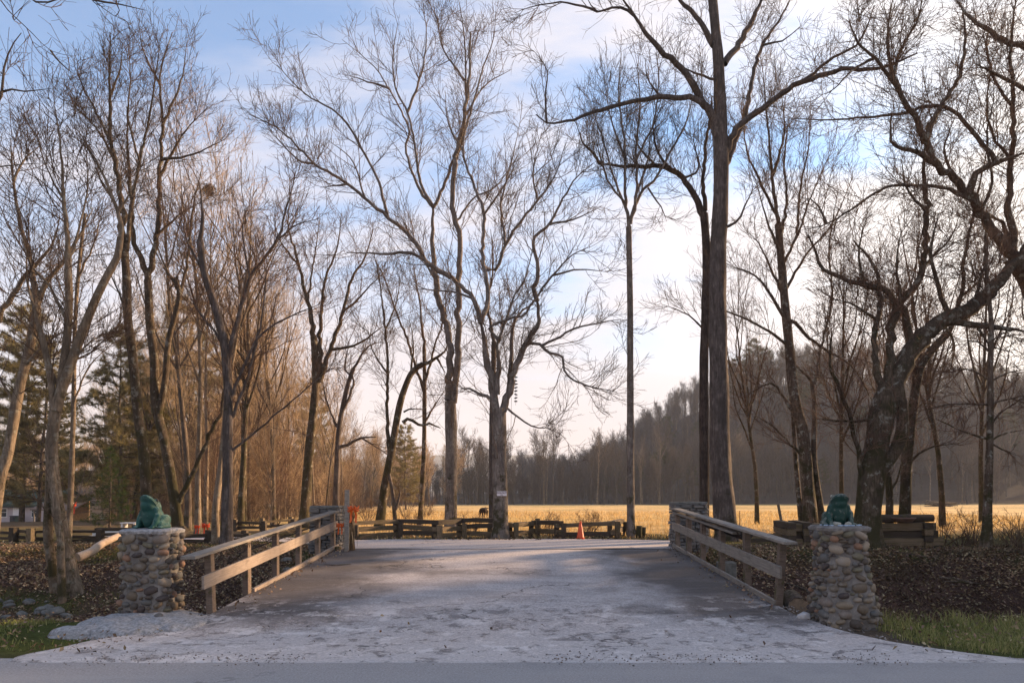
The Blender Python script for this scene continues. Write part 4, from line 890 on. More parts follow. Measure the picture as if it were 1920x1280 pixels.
# a few taller ones on the skyline, each told apart by its place
for px, y, s, lab in [(1035, 128, 0.98, 'bushy bare tree breaking the skyline between the signed tree and the straight trunk'), (1122, 175, 0.8, 'small pale bare tree on the skyline where the hill begins to rise'), (1155, 170, 1.0, 'bare tree on the low ridge left of the slim straight trunk'), (905, 150, 0.75, 'bare tree in the gap between the double trunk and the signed tree')]:
    k = 0 if y < 130 else 2; o = fproto[k].copy(); COL.objects.link(o); del o['group']; put(o, (px-960)/F*y, y, rw.uniform(0, 6), s, lab)
# pines
def pine(rg, h=15, r=0.2, nb=95, base=0.25, nc=1500, csize=0.34, droop=-0.02, cone=False, spread=0.26):
    z = np.linspace(-0.3, h, 8); P = np.stack([0.03*h/8*np.cumsum(rg.normal(size=8)), 0.03*h/8*np.cumsum(rg.normal(size=8)), z], 1); Rr = r*(1-np.linspace(0, 1, 8)*0.93)
    a = [tubes(P[None], Rr[None], 8, 0.03, rg)+(0,)]
    hh = base + (1-base)*(np.arange(nb)/nb); aa = np.arange(nb)*2.4+rg.normal(size=nb)*0.3
    if not cone: hh = base + (1-base)*np.round((np.arange(nb)/nb)*17)/17
    bl = h*spread*((1-hh)**(0.8 if cone else 0.55))*rg.uniform(0.6, 1.1, nb) + 0.12*h/15
    d = np.stack([np.cos(aa), np.sin(aa), rg.uniform(-0.05, 0.22, nb)+0.25*(hh-0.4)], 1)
    st = np.stack([np.interp(hh*h, z, P[:, 0]), np.interp(hh*h, z, P[:, 1]), hh*h], 1); pts = [st]
    for s in range(5):
        d = nrm(d + rg.normal(size=d.shape)*0.10 + np.array([0, 0, droop+0.03*s])); pts.append(pts[-1]+d*(bl/5)[:, None])
    B = np.stack(pts, 1); BR = np.maximum(0.006, 0.012*bl)[:, None]*np.linspace(1, .3, 6)[None]
    a.append(tubes(B, BR, 4)+(0,))
    S = spawn(B, BR, nb*4, rg, (0.25, 1.0), (0.12*h*spread, 0.36*h*spread), (30, 60), 0.06, 4, 0.1, flat=0.7, rmin=0.004)
    a.append(tubes(S[0], S[1], 3)+(0,))
    A = np.concatenate([resample_many(B, 6), resample_many(S[0], 6)])
    pi = rg.integers(0, len(A), nc); ti = rg.uniform(0.25, 1, nc)*4.99; k = ti.astype(int); f = (ti-k)[:, None]
    c = A[pi, k]*(1-f)+A[pi, k+1]*f; tg = nrm(A[pi, k+1]-A[pi, k])
    m = 7
    dirs = nrm(rg.normal(size=(nc, m, 3)) + tg[:, None]*0.9 + np.array([0, 0, 0.25])); ln = csize*rg.uniform(0.6, 1.1, (nc, m, 1))
    sd_ = nrm(np.cross(dirs, rg.normal(size=dirs.shape)))*csize*0.034
    c0 = c[:, None]; V = np.stack([c0-sd_, c0+sd_, c0+dirs*ln], 2).reshape(-1, 3); Q = np.arange(len(V)).reshape(-1, 3)
    g_ = rg.random((nc, 1, 1))*np.ones((1, m, 3)); g_ = g_.reshape(-1)
    return a, V, Q, g_
def resample_many(P, N):
    u = np.linspace(0, P.shape[1]-1, N); k = np.minimum(u.astype(int), P.shape[1]-2); f = (u-k)[None, :, None]
    return P[:, k]*(1-f)+P[:, k+1]*f
def pine_obj(name, lab, grp, dark, light, rg, **kw):
    root = thing(name, lab, 'tree', (0, 0, 0), 0, grp)
    a, V, Q, g_ = pine(rg, **kw); v, q_, _ = join(a); TRI[0] += len(q_)*2+len(Q)
    link('trunk', npmesh('trunk', v, q_), root, M['bark'])
    cl = np.array(dark)*(1-g_[:, None])+np.array(light)*g_[:, None]
    link('crown', npmesh('crown', V, Q, False, None, cl), root, M['needle']); return root
PG = 'long needled pines behind the left trees'
p1 = pine_obj('pine_tree', 'olive green pine with layered boughs, directly behind the left frog and mossy trees', PG, (0.13, 0.115, 0.045), (0.34, 0.27, 0.12), np.random.default_rng(301), h=15, r=0.19, nb=110, nc=7500, csize=0.46, base=0.12, spread=0.3)
put(p1, -20.5, 43, 0.4, 0.92)
for x, y, rz, s, lab in [(-33, 46, 2.0, 0.98, 'olive green pine at the left edge, above the house roof'), (-27.5, 50, 4.1, 0.8, 'pine between the leaning left trunk and the sunlit clump'), (-25, 62, 1.1, 1.15, 'tall dark pine far back between the mossy trees'), (-21, 70, 3.0, 0.9, 'lower far pine behind the straight pale stem')]:
    put(copy_tree(p1), x, y, rz, s, lab)
for x, y, rz, s, lab in [(-30.5, 44, 2.6, .8, 'olive pine between the leaning left trunk and the sunlit clump, nearer than the house'), (-23.5, 41, 5.0, .78, 'broad olive pine just left of the tall mossy tree')]:
    put(copy_tree(p1), x, y, rz, s, lab)
for x, y, rz, s, lab in [(-11.5, 74, 0.5, 0.62, 'dark evergreen at the corner of the left wood, behind the leaning tree')]:
    put(copy_tree(p1), x, y, rz, s, lab)
sp = pine_obj('spruce_tree', 'young dense green spruce behind the log, left of the cobble pillar', None, (0.018, 0.045, 0.012), (0.085, 0.115, 0.03), np.random.default_rng(305), h=3.3, r=0.05, nb=130, nc=2600, csize=0.11, base=0.06, cone=True, spread=0.34)
put(sp, -16.2, 27.5, 0.3, 1.0, dz=0.0)
# hillside wood: one mass
def gn_wood(name, pts, rots, scl, idx, protos_, label):
    me = npmesh(name, pts, np.zeros((0, 3), np.int32)) if False else bpy.data.meshes.new(name)
    me.vertices.add(len(pts)); me.vertices.foreach_set('co', np.asarray(pts, np.float32).ravel())
    for nm, ty, dat in (('rot', 'FLOAT', rots), ('scl', 'FLOAT', scl), ('idx', 'INT', idx)):
        at = me.attributes.new(nm, ty, 'POINT'); at.data.foreach_set('value', np.asarray(dat, np.float32 if ty == 'FLOAT' else np.int32))
    o = link(name, me); tag(o, label, 'wood', None, 'stuff')
    ng = bpy.data.node_groups.new(name, 'GeometryNodeTree')
    ng.interface.new_socket('Geometry', in_out='INPUT', socket_type='NodeSocketGeometry'); ng.interface.new_socket('Geometry', in_out='OUTPUT', socket_type='NodeSocketGeometry')
    N = ng.nodes; gi = N.new('NodeGroupInput'); go = N.new('NodeGroupOutput'); iop = N.new('GeometryNodeInstanceOnPoints'); mtp = N.new('GeometryNodeMeshToPoints')
    g2i = N.new('GeometryNodeGeometryToInstance')
    for p in reversed(protos_):
        oi = N.new('GeometryNodeObjectInfo'); oi.inputs['Object'].default_value = p; oi.inputs['As Instance'].default_value = True; oi.transform_space = 'ORIGINAL'
        ng.links.new(oi.outputs['Geometry'], g2i.inputs[0])
    def na(nm, ty):
        n_ = N.new('GeometryNodeInputNamedAttribute'); n_.data_type = ty; n_.inputs['Name'].default_value = nm; return n_.outputs['Attribute']
    cx = N.new('ShaderNodeCombineXYZ'); ng.links.new(na('rot', 'FLOAT'), cx.inputs[2])
    ng.links.new(gi.outputs[0], mtp.inputs[0]); ng.links.new(mtp.outputs[0], iop.inputs['Points']); ng.links.new(g2i.outputs[0], iop.inputs['Instance'])
    iop.inputs['Pick Instance'].default_value = True
    ng.links.new(na('idx', 'INT'), iop.inputs['Instance Index']); ng.links.new(cx.outputs[0], iop.inputs['Rotation']); ng.links.new(na('scl', 'FLOAT'), iop.inputs['Scale'])
    ng.links.new(iop.outputs[0], go.inputs[0])
    md = o.modifiers.new('wood', 'NODES'); md.node_group = ng
    return o
n = 1500
hx = rw.uniform(2, 260, n*2); hy = rw.uniform(146, 290, n*2)
keep = (zg(hx, hy) > 1.0) & (hx/hy < 0.85); hx, hy = hx[keep][:n], hy[keep][:n]
hz_ = zg(hx, hy)-0.2
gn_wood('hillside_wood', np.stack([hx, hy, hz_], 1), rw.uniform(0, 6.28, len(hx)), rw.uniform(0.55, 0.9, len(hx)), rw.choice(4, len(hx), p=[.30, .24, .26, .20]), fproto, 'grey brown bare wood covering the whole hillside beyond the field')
EG = 'unseen evergreens added beyond the right edge to shade the bridge'
for k, (x, y) in enumerate([(17, 15.5), (20.5, 18), (23.5, 21.5), (26.5, 25.5), (29.5, 29), (18.5, 12), (33, 33), (22, 15), (19.5, 15), (25, 18), (28.5, 24)]):  # unseen row added to keep the sun off the bridge and drive
    put(copy_tree(p1), x, y, k*1.3, 0.64+0.05*(k % 3), 'unseen evergreen added beyond the right edge of the view to shade the bridge', EG)
bx = rw.uniform(-150, -8, 700); by = rw.uniform(88, 190, 700); kb = bx < -0.13*by - 3
bx, by = bx[kb], by[kb]
gn_wood('background_wood', np.stack([bx, by, zg(bx, by)-0.2], 1), rw.uniform(0, 6.28, len(bx)), rw.uniform(0.4, 0.7, len(bx)), rw.choice(4, len(bx), p=[.3, .3, .12, .28]), gproto, 'brown distant wood rising behind the left trees and house')
cx_ = rw.uniform(-40, 30, 260); cyy = rw.uniform(136, 175, 260)
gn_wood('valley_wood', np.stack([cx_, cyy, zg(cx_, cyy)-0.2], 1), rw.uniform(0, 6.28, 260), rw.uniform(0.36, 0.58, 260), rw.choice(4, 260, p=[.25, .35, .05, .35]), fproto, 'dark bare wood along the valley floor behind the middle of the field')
# evergreens on the right hill
hp = pine_obj('hill_pine', 'rounded dark pine on the hilltop right of the tall furrowed trunk', None, (0.035, 0.045, 0.02), (0.085, 0.09, 0.035), np.random.default_rng(310), h=15, r=0.22, nb=70, nc=1500, csize=0.85, base=0.3, spread=0.34)
HPG = 'pines along the right hill crest'
put(hp, 79, 222, 0, 1.25)
for j in range(16):
    px = rw.uniform(1690, 1990); y = rw.uniform(215, 265); x = (px-960)/F*y
    put(copy_tree(hp), x, y, rw.uniform(0, 6.28), rw.uniform(0.7, 1.05), 'distant dark pine on the hill crest at the right, below the sun glow', HPG)
for j in range(26):
    px = rw.uniform(1080, 1900); y = rw.uniform(150, 205); x = (px-960)/F*y
    put(copy_tree(hp), x, y, rw.uniform(0, 6.28), rw.uniform(0.5, 0.85), 'dark evergreen scattered among the bare trees of the hillside', 'evergreens scattered over the hillside')
for px, y, s, lab in [(1385, 215, 1.05, 'pine just left of the rounded hilltop pine'), (1440, 224, 0.95, 'pine just right of the rounded hilltop pine'), (1250, 205, 0.8, 'pine half way up the hill left of the dark companion trunk')]:
    put(copy_tree(hp), (px-960)/F*y, y, rw.uniform(0, 6), s, lab)
print('tree tris', TRI[0])
HAZE = 0.00045
# ================================================================== COBBLE PILLARS
def stone_mesh(seed, flat=1.0):
    rg = np.random.default_rng(seed); b = bmesh.new()
    bmesh.ops.create_uvsphere(b, u_segments=8, v_segments=4, radius=1.0)
    for v in b.verts:
        v.co *= 1 + rg.uniform(-0.13, 0.13)
        for a in range(3): v.co[a] = math.copysign(abs(v.co[a])**0.8, v.co[a])
    me = bpy.data.meshes.new('stone'); b.to_mesh(me); b.free()
    for p in me.polygons: p.use_smooth = True
    me.materials.append(M['cobble']); return me
STONES = [stone_mesh(i) for i in range(8)]
def perim(s, a, rc):
    """rounded square, half side a, corner radius rc; s in [0,1)"""
    st = 2*(a-rc); arc = rc*math.pi/2; tot = 4*(st+arc); d = (s % 1.0)*tot
    k = int(d//(st+arc)); d -= k*(st+arc); ang = k*math.pi/2
    if d < st: x, y, n = -a+rc+d, -a, (0, -1)
    else:
        f = (d-st)/rc; x, y = a-rc+rc*math.sin(f), -a+rc-rc*math.cos(f); n = (math.sin(f), -math.cos(f))
    c, s_ = math.cos(ang), math.sin(ang)
    return x*c-y*s_, x*s_+y*c, n[0]*c-n[1]*s_, n[0]*s_+n[1]*c, tot
def pillar(label, cx, cy, z0, h, prof, seed, rows=(0.085, 0.145), rc=0.13, skewx=0.0):
    rg = np.random.default_rng(seed)
    root = thing('stone_pillar', label, 'stone pillar', (cx, cy, z0))
    nz, na = 18, 44; V = []
    for i in range(nz):
        f = i/(nz-1); a = prof(f)-0.035
        for j in range(na):
            x, y, nx_, ny_, _ = perim(j/na, a, rc); q = rg.uniform(-0.012, 0.012)
            V.append((x+nx_*q+skewx*(1-f), y+ny_*q, f*h))
    Q = [[i*na+j, i*na+(j+1) % na, (i+1)*na+(j+1) % na, (i+1)*na+j] for i in range(nz-1) for j in range(na)]
    link('mortar_core', npmesh('mortar_core', np.array(V), np.array(Q)), root, M['mortar'])
    # cement cap with a worn edge
    V = []; 
    for (gr, zz) in ((-0.03, h-0.02), (-0.012, h-0.005), (-0.004, h+0.028), (-0.03, h+0.05), (-0.12, h+0.058), (-0.28, h+0.06)):
        for j in range(na):
            x, y, nx_, ny_, _ = perim(j/na, prof(1.0)+gr, rc if gr > -0.1 else 0.06 if gr > -0.2 else 0.01); q = rg.uniform(-0.010, 0.010)*(gr > -0.1)
            V.append((x+nx_*q, y+ny_*q, zz+rg.uniform(-0.006, 0.006)))
    k = 6; Q = [[i*na+j, i*na+(j+1) % na, (i+1)*na+(j+1) % na, (i+1)*na+j] for i in range(k-1) for j in range(na)]
    V.append((0, 0, h+0.06)); T3 = np.array([[(k-1)*na+j, (k-1)*na+(j+1) % na, len(V)-1] for j in range(na)])
    link('cap', npmesh('cap', np.array(V), [np.array(Q), T3], False), root, M['cement'] if seed == 1 else M['mortar'])
    tot = perim(0, prof(0.5), rc)[4]; pl = np.zeros((0, 4))
    for nwant, (wa, wb), (ha, hb), tight in ((34, (.17, .25), (.095, .14), .93), (95, (.115, .175), (.07, .105), .90), (120, (.075, .12), (.05, .08), .86), (60, (.045, .07), (.035, .05), .84)):
        got = 0
        for _ in range(2600):
            if got >= nwant or len(pl) >= 298: break
            wd, hh = rg.uniform(wa, wb), rg.uniform(ha, hb); s = rg.random()*tot; z = rg.uniform(hh*.45, h-hh*.42)
            if len(pl):
                ds = np.abs(pl[:, 0]-s); ds = np.minimum(ds, tot-ds)
                if ((ds/((pl[:, 2]+wd)/2))**2.6+(np.abs(pl[:, 1]-z)/((pl[:, 3]+hh)/2))**2.6 < tight).any(): continue
            pl = np.concatenate([pl, [[s, z, wd, hh]]]); got += 1
    for s, z, wd, hh in pl:
        f = z/h; x, y, nx_, ny_, _ = perim(s/tot, prof(f)-0.045, rc)
        o = bpy.data.objects.new('stone', STONES[int(rg.integers(8))]); COL.objects.link(o); o.parent = root
        o.location = (x+skewx*(1-f), y, z); rz_ = math.atan2(ny_, nx_)+math.pi/2
        o.rotation_euler = (Matrix.Rotation(rz_, 4, 'Z') @ Matrix.Rotation(rg.normal()*0.22, 4, 'Y') @ Matrix.Rotation(rg.normal()*0.10, 4, 'X')).to_euler()
        o.scale = (wd/2*.99, rg.uniform(0.05, 0.078), hh/2*.99)
    return root
LP = (-5.12, 9.76); RPL = (4.47, 9.36)
lp = pillar('square cobblestone pillar with a pale cement cap, under the bright green frog', LP[0], LP[1], -0.08, 1.29, lambda f: 0.345+0.008*math.sin(f*9), 1)
rp = pillar('battered cobblestone pillar wider at its foot with blue mosaic on top, under the worn frog', RPL[0], RPL[1], -0.10, 1.37, lambda f: 0.385-0.085*f+0.02*math.sin(f*7)+0.03*max(0, f-0.9)*10*0.5, 2, rows=(0.08, 0.13), skewx=0.05)
# poured cement skirt round the foot of the left pillar
g = 60; ax_ = np.linspace(-6.3, -3.95, g); ay_ = np.linspace(8.05, 10.2, g); AX, AY = np.meshgrid(ax_, ay_)
e1 = ((AX+4.93)/0.88)**2 + ((AY-9.35)/0.80)**2; e2 = ((AX+5.5)/0.34)**2+((AY-8.72)/0.2)**2; e3 = ((AX+4.45)/0.4)**2+((AY-9.3)/0.55)**2
fld_ = np.maximum(np.maximum(1-e1, 0.55*(1-e2)), 0.6*(1-e3)) + 0.35*fbm(AX, AY, 0.5, 30)
hgt_ = 0.13*np.clip(fld_, 0, 1)**0.6 + 0.03*fbm(AX, AY, 0.12, 31)*(fld_ > 0)
i = np.arange(g*g).reshape(g, g); Q = np.stack([i[:-1, :-1].ravel(), i[:-1, 1:].ravel(), i[1:, 1:].ravel(), i[1:, :-1].ravel()], 1)
kf = (fld_.ravel()[Q] > 0.0).any(1)
V = np.stack([AX.ravel()-LP[0], AY.ravel()-LP[1], np.where(fld_ > 0, hgt_+0.02, -0.06).ravel()+0.06], 1)
link('footing', npmesh('footing', V, Q[kf]), lp, M['cement'])
# mosaic chips let into the right cap
mb = MB()
for _ in range(70):
    a_ = random.uniform(0, 6.28); r_ = random.uniform(0.12, 0.27)
    mb.box((r_*math.cos(a_)*1.0, r_*math.sin(a_), 1.37+0.064), (random.uniform(.02, .06), random.uniform(.02, .05), 0.014), Matrix.Rotation(random.uniform(0, 3), 3, 'Z'))
mo = mb.build('mosaic_chips', M['mosaic'], rp); tag(mo, kind='stuff')
# ================================================================== FROGS
def frog(label, loc, rz, mat, s, head_up, seed, pale):
    root = thing('frog_statue', label, 'frog statue', loc, rz); E = lambda a, ax='Y': Matrix.Rotation(a, 3, ax)
    mb = MB()
    mb.ball((-0.03, 0, 0.165), (0.185, 0.145, 0.135), 3, E(-0.62)); mb.ball((0.055, 0, 0.19), (0.115, 0.125, 0.15), 3); mb.ball((0.06, 0, 0.11), (0.10, 0.115, 0.10), 3)
    hc = Vector((0.085, 0, 0.335)); hr = E(-head_up)
    mb.ball(hc, (0.155, 0.128, 0.075), 3, hr); mb.ball(hc+hr @ Vector((-0.02, 0, -0.05)), (0.12, 0.118, 0.085), 3, hr); mb.ball((-0.01, 0, 0.28), (0.12, 0.13, 0.11), 3, E(-0.8))
    for sg in (-1, 1):
        mb.ball(hc+hr @ Vector((-0.035, 0.085*sg, 0.062)), (0.042, 0.034, 0.042), 2)
        mb.tube([(0.055, 0.125*sg, 0.235), (0.075, 0.165*sg, 0.155), (0.115, 0.165*sg, 0.085), (0.15, 0.15*sg, 0.02)], [0.055, 0.05, 0.042, 0.034], 10)
        mb.ball((0.075, 0.165*sg, 0.155), 0.05, 2); mb.ball((0.055, 0.12*sg, 0.235), 0.058, 2)
        for k in (-1, 0, 1): mb.tube([(0.14, 0.15*sg, 0.02), (0.215, 0.15*sg+0.04*k, 0.014)], [0.022, 0.014], 8)
        mb.ball((-0.10, 0.145*sg, 0.095), (0.135, 0.062, 0.09), 3, E(0.25)); mb.ball((0.01, 0.185*sg, 0.055), (0.085, 0.045, 0.05), 2)
        mb.tube([(-0.16, 0.19*sg, 0.03), (-0.02, 0.215*sg, 0.025), (0.05, 0.225*sg, 0.02)], [0.04, 0.035, 0.025], 8)
        for k in (-1, 0, 1): mb.tube([(0.04, 0.225*sg, 0.02), (0.12, 0.23*sg+0.035*k, 0.013)], [0.022, 0.013], 8)
    mb.ball((-0.05, 0, 0.03), (0.17, 0.15, 0.035), 2)
    me = remesh(mb, 0.0105, 'body', 3); o = link('body', me, root, mat); o.scale = (s, s, s); root.scale = (.86, .88, 1.06)
    for sg in (-1, 1):
        c = hc+hr @ Vector((-0.022, 0.104*sg, 0.07)); e = MB().ball(c*s, 0.021*s, 2).build('eye', M['dark'] if not pale else M['frog_pale'], root, True)
    m = MB(); pts = []
    for j in range(25):
        a_ = math.radians(-128+256*j/24); pts.append((hc+hr @ Vector((0.153*math.cos(a_), 0.126*math.sin(a_), -0.006)))*s)
    m.tube(pts, 0.0075*s, 6).build('mouth', M['frog'] if not pale else M['frog_worn'], root, True)
    if pale:
        for sg in (-1, 1):
            m = MB()
            for k in (-1, 0, 1): m.tube([Vector((0.15, 0.11*sg, 0.03))*s, Vector((0.235, 0.075*sg+0.035*k*1.0, 0.022))*s], [0.03*s, 0.022*s], 8)
            m.build('front_foot', M['frog_pale'], root, True)
    return root
frog('bright green concrete frog with lifted head, sitting on the left cobble pillar', (LP[0]-0.0, LP[1]-0.02, 1.268), R(-106), M['frog'], 1.0, 0.72, 1, False)
frog('worn dark green concrete frog with bare pale feet, sitting on the right cobble pillar', (RPL[0]-0.02, RPL[1]-0.02, 1.325), R(-96), M['frog_worn'], 0.96, 0.42, 2, True)

# ================================================================== BRIDGE RAILINGS
def railing(label, sx_, X, posts, rail, mid, toe, mat_mid, mat_toe, second=None):
    """rail, mid, toe: (y0, z0, y1, z1)"""
    root = thing('bridge_railing', label, 'railing', (X, (rail[0]+rail[2])/2, 0.2)); o0 = Vector(root.location)
    def zr(y): return rail[1]+(rail[3]-rail[1])*(y-rail[0])/(rail[2]-rail[0])
    P = lambda x, y, z: Vector((x, y, z))-o0
    for j, y in enumerate(posts):
        zb = float(zd(y))-(0.30 if j < 2 else 0.2); lean = random.uniform(-0.012, 0.012) - (0.03 if (j == 0) else 0)*(-sx_)
        top = zr(y)-0.012
        m = MB().box(((0), 0, 0), (0.095, 0.135, top-zb), Matrix.Rotation(random.uniform(-.05, .05), 3, 'Z'), 0.006)
        p = m.build('post', M['wood_post'], root); p.location = P(X, y, (top+zb)/2); p.rotation_euler = (random.uniform(-.012, .012), lean*2, 0)
    ysp = [rail[0], (rail[0]+rail[2])/2+0.35, rail[2]]
    for k in range(2):
        p = MB().box((0, 0, 0), (math.dist((ysp[k], zr(ysp[k])), (ysp[k+1], zr(ysp[k+1])))-0.004, 0.20, 0.042), None, 0.004).build('top_rail', M['wood_grey'], root)
        a, b_ = P(X, ysp[k], zr(ysp[k])+0.01), P(X+0.006*k, ysp[k+1], zr(ysp[k+1])+0.01)
        p.location = (a+b_)/2; p.rotation_euler = (b_-a).to_track_quat('X', 'Z').to_euler()
    def board(nm, q_, hgt, thk, dx, mat):
        a, b_ = P(X-sx_*dx, q_[0], q_[1]), P(X-sx_*dx, q_[2], q_[3])
        p = MB().box((0, 0, 0), ((b_-a).length, thk, hgt), None, 0.004).build(nm, mat, root)
        p.location = (a+b_)/2; p.rotation_euler = (b_-a).to_track_quat('X', 'Z').to_euler()
    board('middle_board', mid, 0.185, 0.038, 0.072, mat_mid)
    board('toe_board', toe, 0.085, 0.05, -0.01 if False else 0.07, mat_toe)
    if second: board('lower_rail', second, 0.04, 0.15, 0.02, M['wood_grey'])
    return root, zr
XL, XR = -4.33, 4.03
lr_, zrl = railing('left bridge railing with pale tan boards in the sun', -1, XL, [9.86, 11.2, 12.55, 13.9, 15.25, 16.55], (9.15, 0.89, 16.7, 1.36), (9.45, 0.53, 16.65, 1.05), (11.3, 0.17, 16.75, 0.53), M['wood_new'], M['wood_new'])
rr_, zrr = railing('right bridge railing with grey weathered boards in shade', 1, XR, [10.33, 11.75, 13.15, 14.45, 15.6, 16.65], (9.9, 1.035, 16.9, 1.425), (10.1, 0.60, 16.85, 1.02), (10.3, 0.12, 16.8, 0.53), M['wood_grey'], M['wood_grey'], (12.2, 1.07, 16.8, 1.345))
def basket(label, X, y0, y1, zf, liner):
    ym = (y0+y1)/2; root = thing('hay_basket', label, 'wire planter', (X, ym, zf(ym)), 0, 'wire baskets hung under the bridge rails'); ro = Vector(root.location)
    n = int((y1-y0)/0.075); r = 0.155; m = MB()
    for k in range(n+1):
        y = y0+(y1-y0)*k/n; e = 1.0 if 0 < k < n else 0.72
        m.tube([Vector((X+r*e*math.cos(a_), y, zf(y)-0.05+r*e*1.05*math.sin(a_)))-ro for a_ in np.linspace(math.pi, 2*math.pi, 9)], 0.0048, 4, False)
    m.build('hoop', M['wire'], root); tag(root.children[-1], kind='stuff')
    m = MB()
    for a_ in (math.pi, 1.5*math.pi, 2*math.pi): m.tube([Vector((X+r*math.cos(a_), y, zf(y)-0.05+r*1.05*math.sin(a_)))-ro for y in np.linspace(y0, y1, 5)], 0.0075, 5)
    m.build('frame', M['wire'], root)
    if liner:
        V = []; N_ = 14
        for y in np.linspace(y0+0.03, y1-0.03, N_):
            for a_ in np.linspace(math.pi*1.02, math.pi*1.98, 8): V.append(np.array((X+(r-.015)*math.cos(a_)+random.uniform(-.008, .008), y, zf(y)-0.06+(r-.015)*math.sin(a_)))-np.array(ro))
        Q = np.array([[i*8+j, i*8+j+1, (i+1)*8+j+1, (i+1)*8+j] for i in range(N_-1) for j in range(7)])
        link('liner', npmesh('liner', np.array(V), Q), root, M['coco'])
basket('empty wire basket nearest the road, hung under the left rail', XL-0.10, 10.95, 12.35, zrl, False)
basket('empty wire basket in the middle, hung under the left rail', XL-0.10, 12.5, 13.85, zrl, False)
basket('farthest empty wire basket, hung under the left rail', XL-0.10, 14.0, 15.3, zrl, False)
basket('dark lined wire basket nearer the road, hung under the right rail', XR+0.12, 12.1, 13.4, zrr, True)
basket('dark lined wire basket farther off, hung under the right rail', XR+0.12, 13.6, 14.9, zrr, True)
# ================================================================== FAR PIERS OF STACKED FLAT STONE
FLAT = []
for s_ in range(5):
    rg = np.random.default_rng(50+s_); b = bmesh.new(); bmesh.ops.create_cube(b, size=1); bmesh.ops.bevel(b, geom=b.edges[:], offset=0.13, segments=1, affect='EDGES')
    for v in b.verts: v.co += Vector(rg.uniform(-.06, .06, 3))
    me = bpy.data.meshes.new('stone'); b.to_mesh(me); b.free(); me.materials.append(M['flag']); FLAT.append(me)
def pier(label, x0, x1, y0, y1, z0, z1, seed, rh=(0.05, 0.11)):
    rg = np.random.default_rng(seed); c = ((x0+x1)/2, (y0+y1)/2, z0); root = thing('stone_pier', label, 'stone pillar', c)
    MB().box((0, 0, (z1-z0)/2), (x1-x0-0.12, y1-y0-0.12, z1-z0-0.02)).build('mortar_core', M['mortar'], root); z = 0
    while z < z1-z0-0.02:
        h = min(rg.uniform(*rh), z1-z0-z)
        for side in range(4):
            L = (x1-x0) if side % 2 == 0 else (y1-y0); D = (y1-y0) if side % 2 == 0 else (x1-x0); s = -L/2
            while s < L/2-0.02:
                wd = min(rg.uniform(0.12, 0.36), L/2-s)
                if wd < 0.07: wd = L/2-s
                o = bpy.data.objects.new('stone', FLAT[int(rg.integers(5))]); COL.objects.link(o); o.parent = root
                a_ = side*math.pi/2; u, v = s+wd/2, -D/2+0.07+rg.uniform(-.02, .02)
                o.location = (u*math.cos(a_)-v*math.sin(a_), u*math.sin(a_)+v*math.cos(a_), z+h/2); o.rotation_euler = (rg.normal()*.04, rg.normal()*.03, a_+rg.normal()*.05)
                o.scale = (wd-0.008, 0.2, h-0.008); s += wd
        z += h
    MB().box((0, 0, z1-z0+0.015), (x1-x0+0.02, y1-y0+0.02, 0.06), None, 0.012).build('capstone', M['grey_rock'], root)
pier('grey stacked stone pier at the far end of the left railing', -4.98, -4.28, 16.85, 17.5, 0.3, 1.46, 3)
pier('grey stacked stone pier at the far end of the right railing', 4.08, 4.86, 17.0, 17.7, 0.3, 1.56, 4, (0.06, 0.13))
# ================================================================== HARVEST POST
pz = float(zd(16.2)); px_ = (651-960)/F*16.2
MB().box((0, 0, 0.72), (0.105, 0.10, 1.46), Matrix.Rotation(0.15, 3, 'Z'), 0.006).build('wooden_post', M['wood_grey']); o = bpy.data.objects['wooden_post']
o.location = (px_, 16.2, pz); tag(o, 'plain grey wooden post standing in front of the cornstalks, end of the bridge', 'post')
ct = thing('cornstalk_bundle', 'brown bundle of dry cornstalks tied behind the wooden post', 'cornstalks', (px_+0.03, 16.33, pz))
m = MB(); m2 = MB()
for k in range(26):
    a_ = random.uniform(0, 6.28); r0, r1 = random.uniform(.02, .13), random.uniform(.03, .19); p = [(r0*math.cos(a_), r0*math.sin(a_)*.7, 0.02), (.6*r0*math.cos(a_), .5*r0*math.sin(a_), 0.62), (r1*math.cos(a_), r1*math.sin(a_)*.7, random.uniform(.85, 1.15))]
    m.tube(p, [0.016, 0.013, 0.007], 5)
m.build('stalk', M['corn_dark'], ct); tag(ct.children[-1], kind='stuff')
for k in range(46):
    a_ = random.uniform(0, 6.28); z0_ = random.uniform(.15, 1.05); r_ = random.uniform(.08, .2); c_, s_ = math.cos(a_), math.sin(a_)*.7; ln_ = random.uniform(.15, .38); w_ = random.uniform(.012, .028)
    pp = [Vector((c_*.07, s_*.07, z0_)), Vector((c_*r_*.8, s_*r_*.8, z0_+.04)), Vector((c_*r_, s_*r_, z0_-ln_*.5)), Vector((c_*(r_+.01), s_*(r_+.01), z0_-ln_))]
    sd_ = Vector((-math.sin(a_), math.cos(a_), 0))*w_
    vs = [(m2.b.verts.new(p-sd_*(1-.25*i)), m2.b.verts.new(p+sd_*(1-.25*i))) for i, p in enumerate(pp)]
    for i in range(3): m2.b.faces.new((vs[i][0], vs[i][1], vs[i+1][1], vs[i+1][0]))
m2.build('husk_leaf', M['corn'], ct); tag(ct.children[-1], kind='stuff')
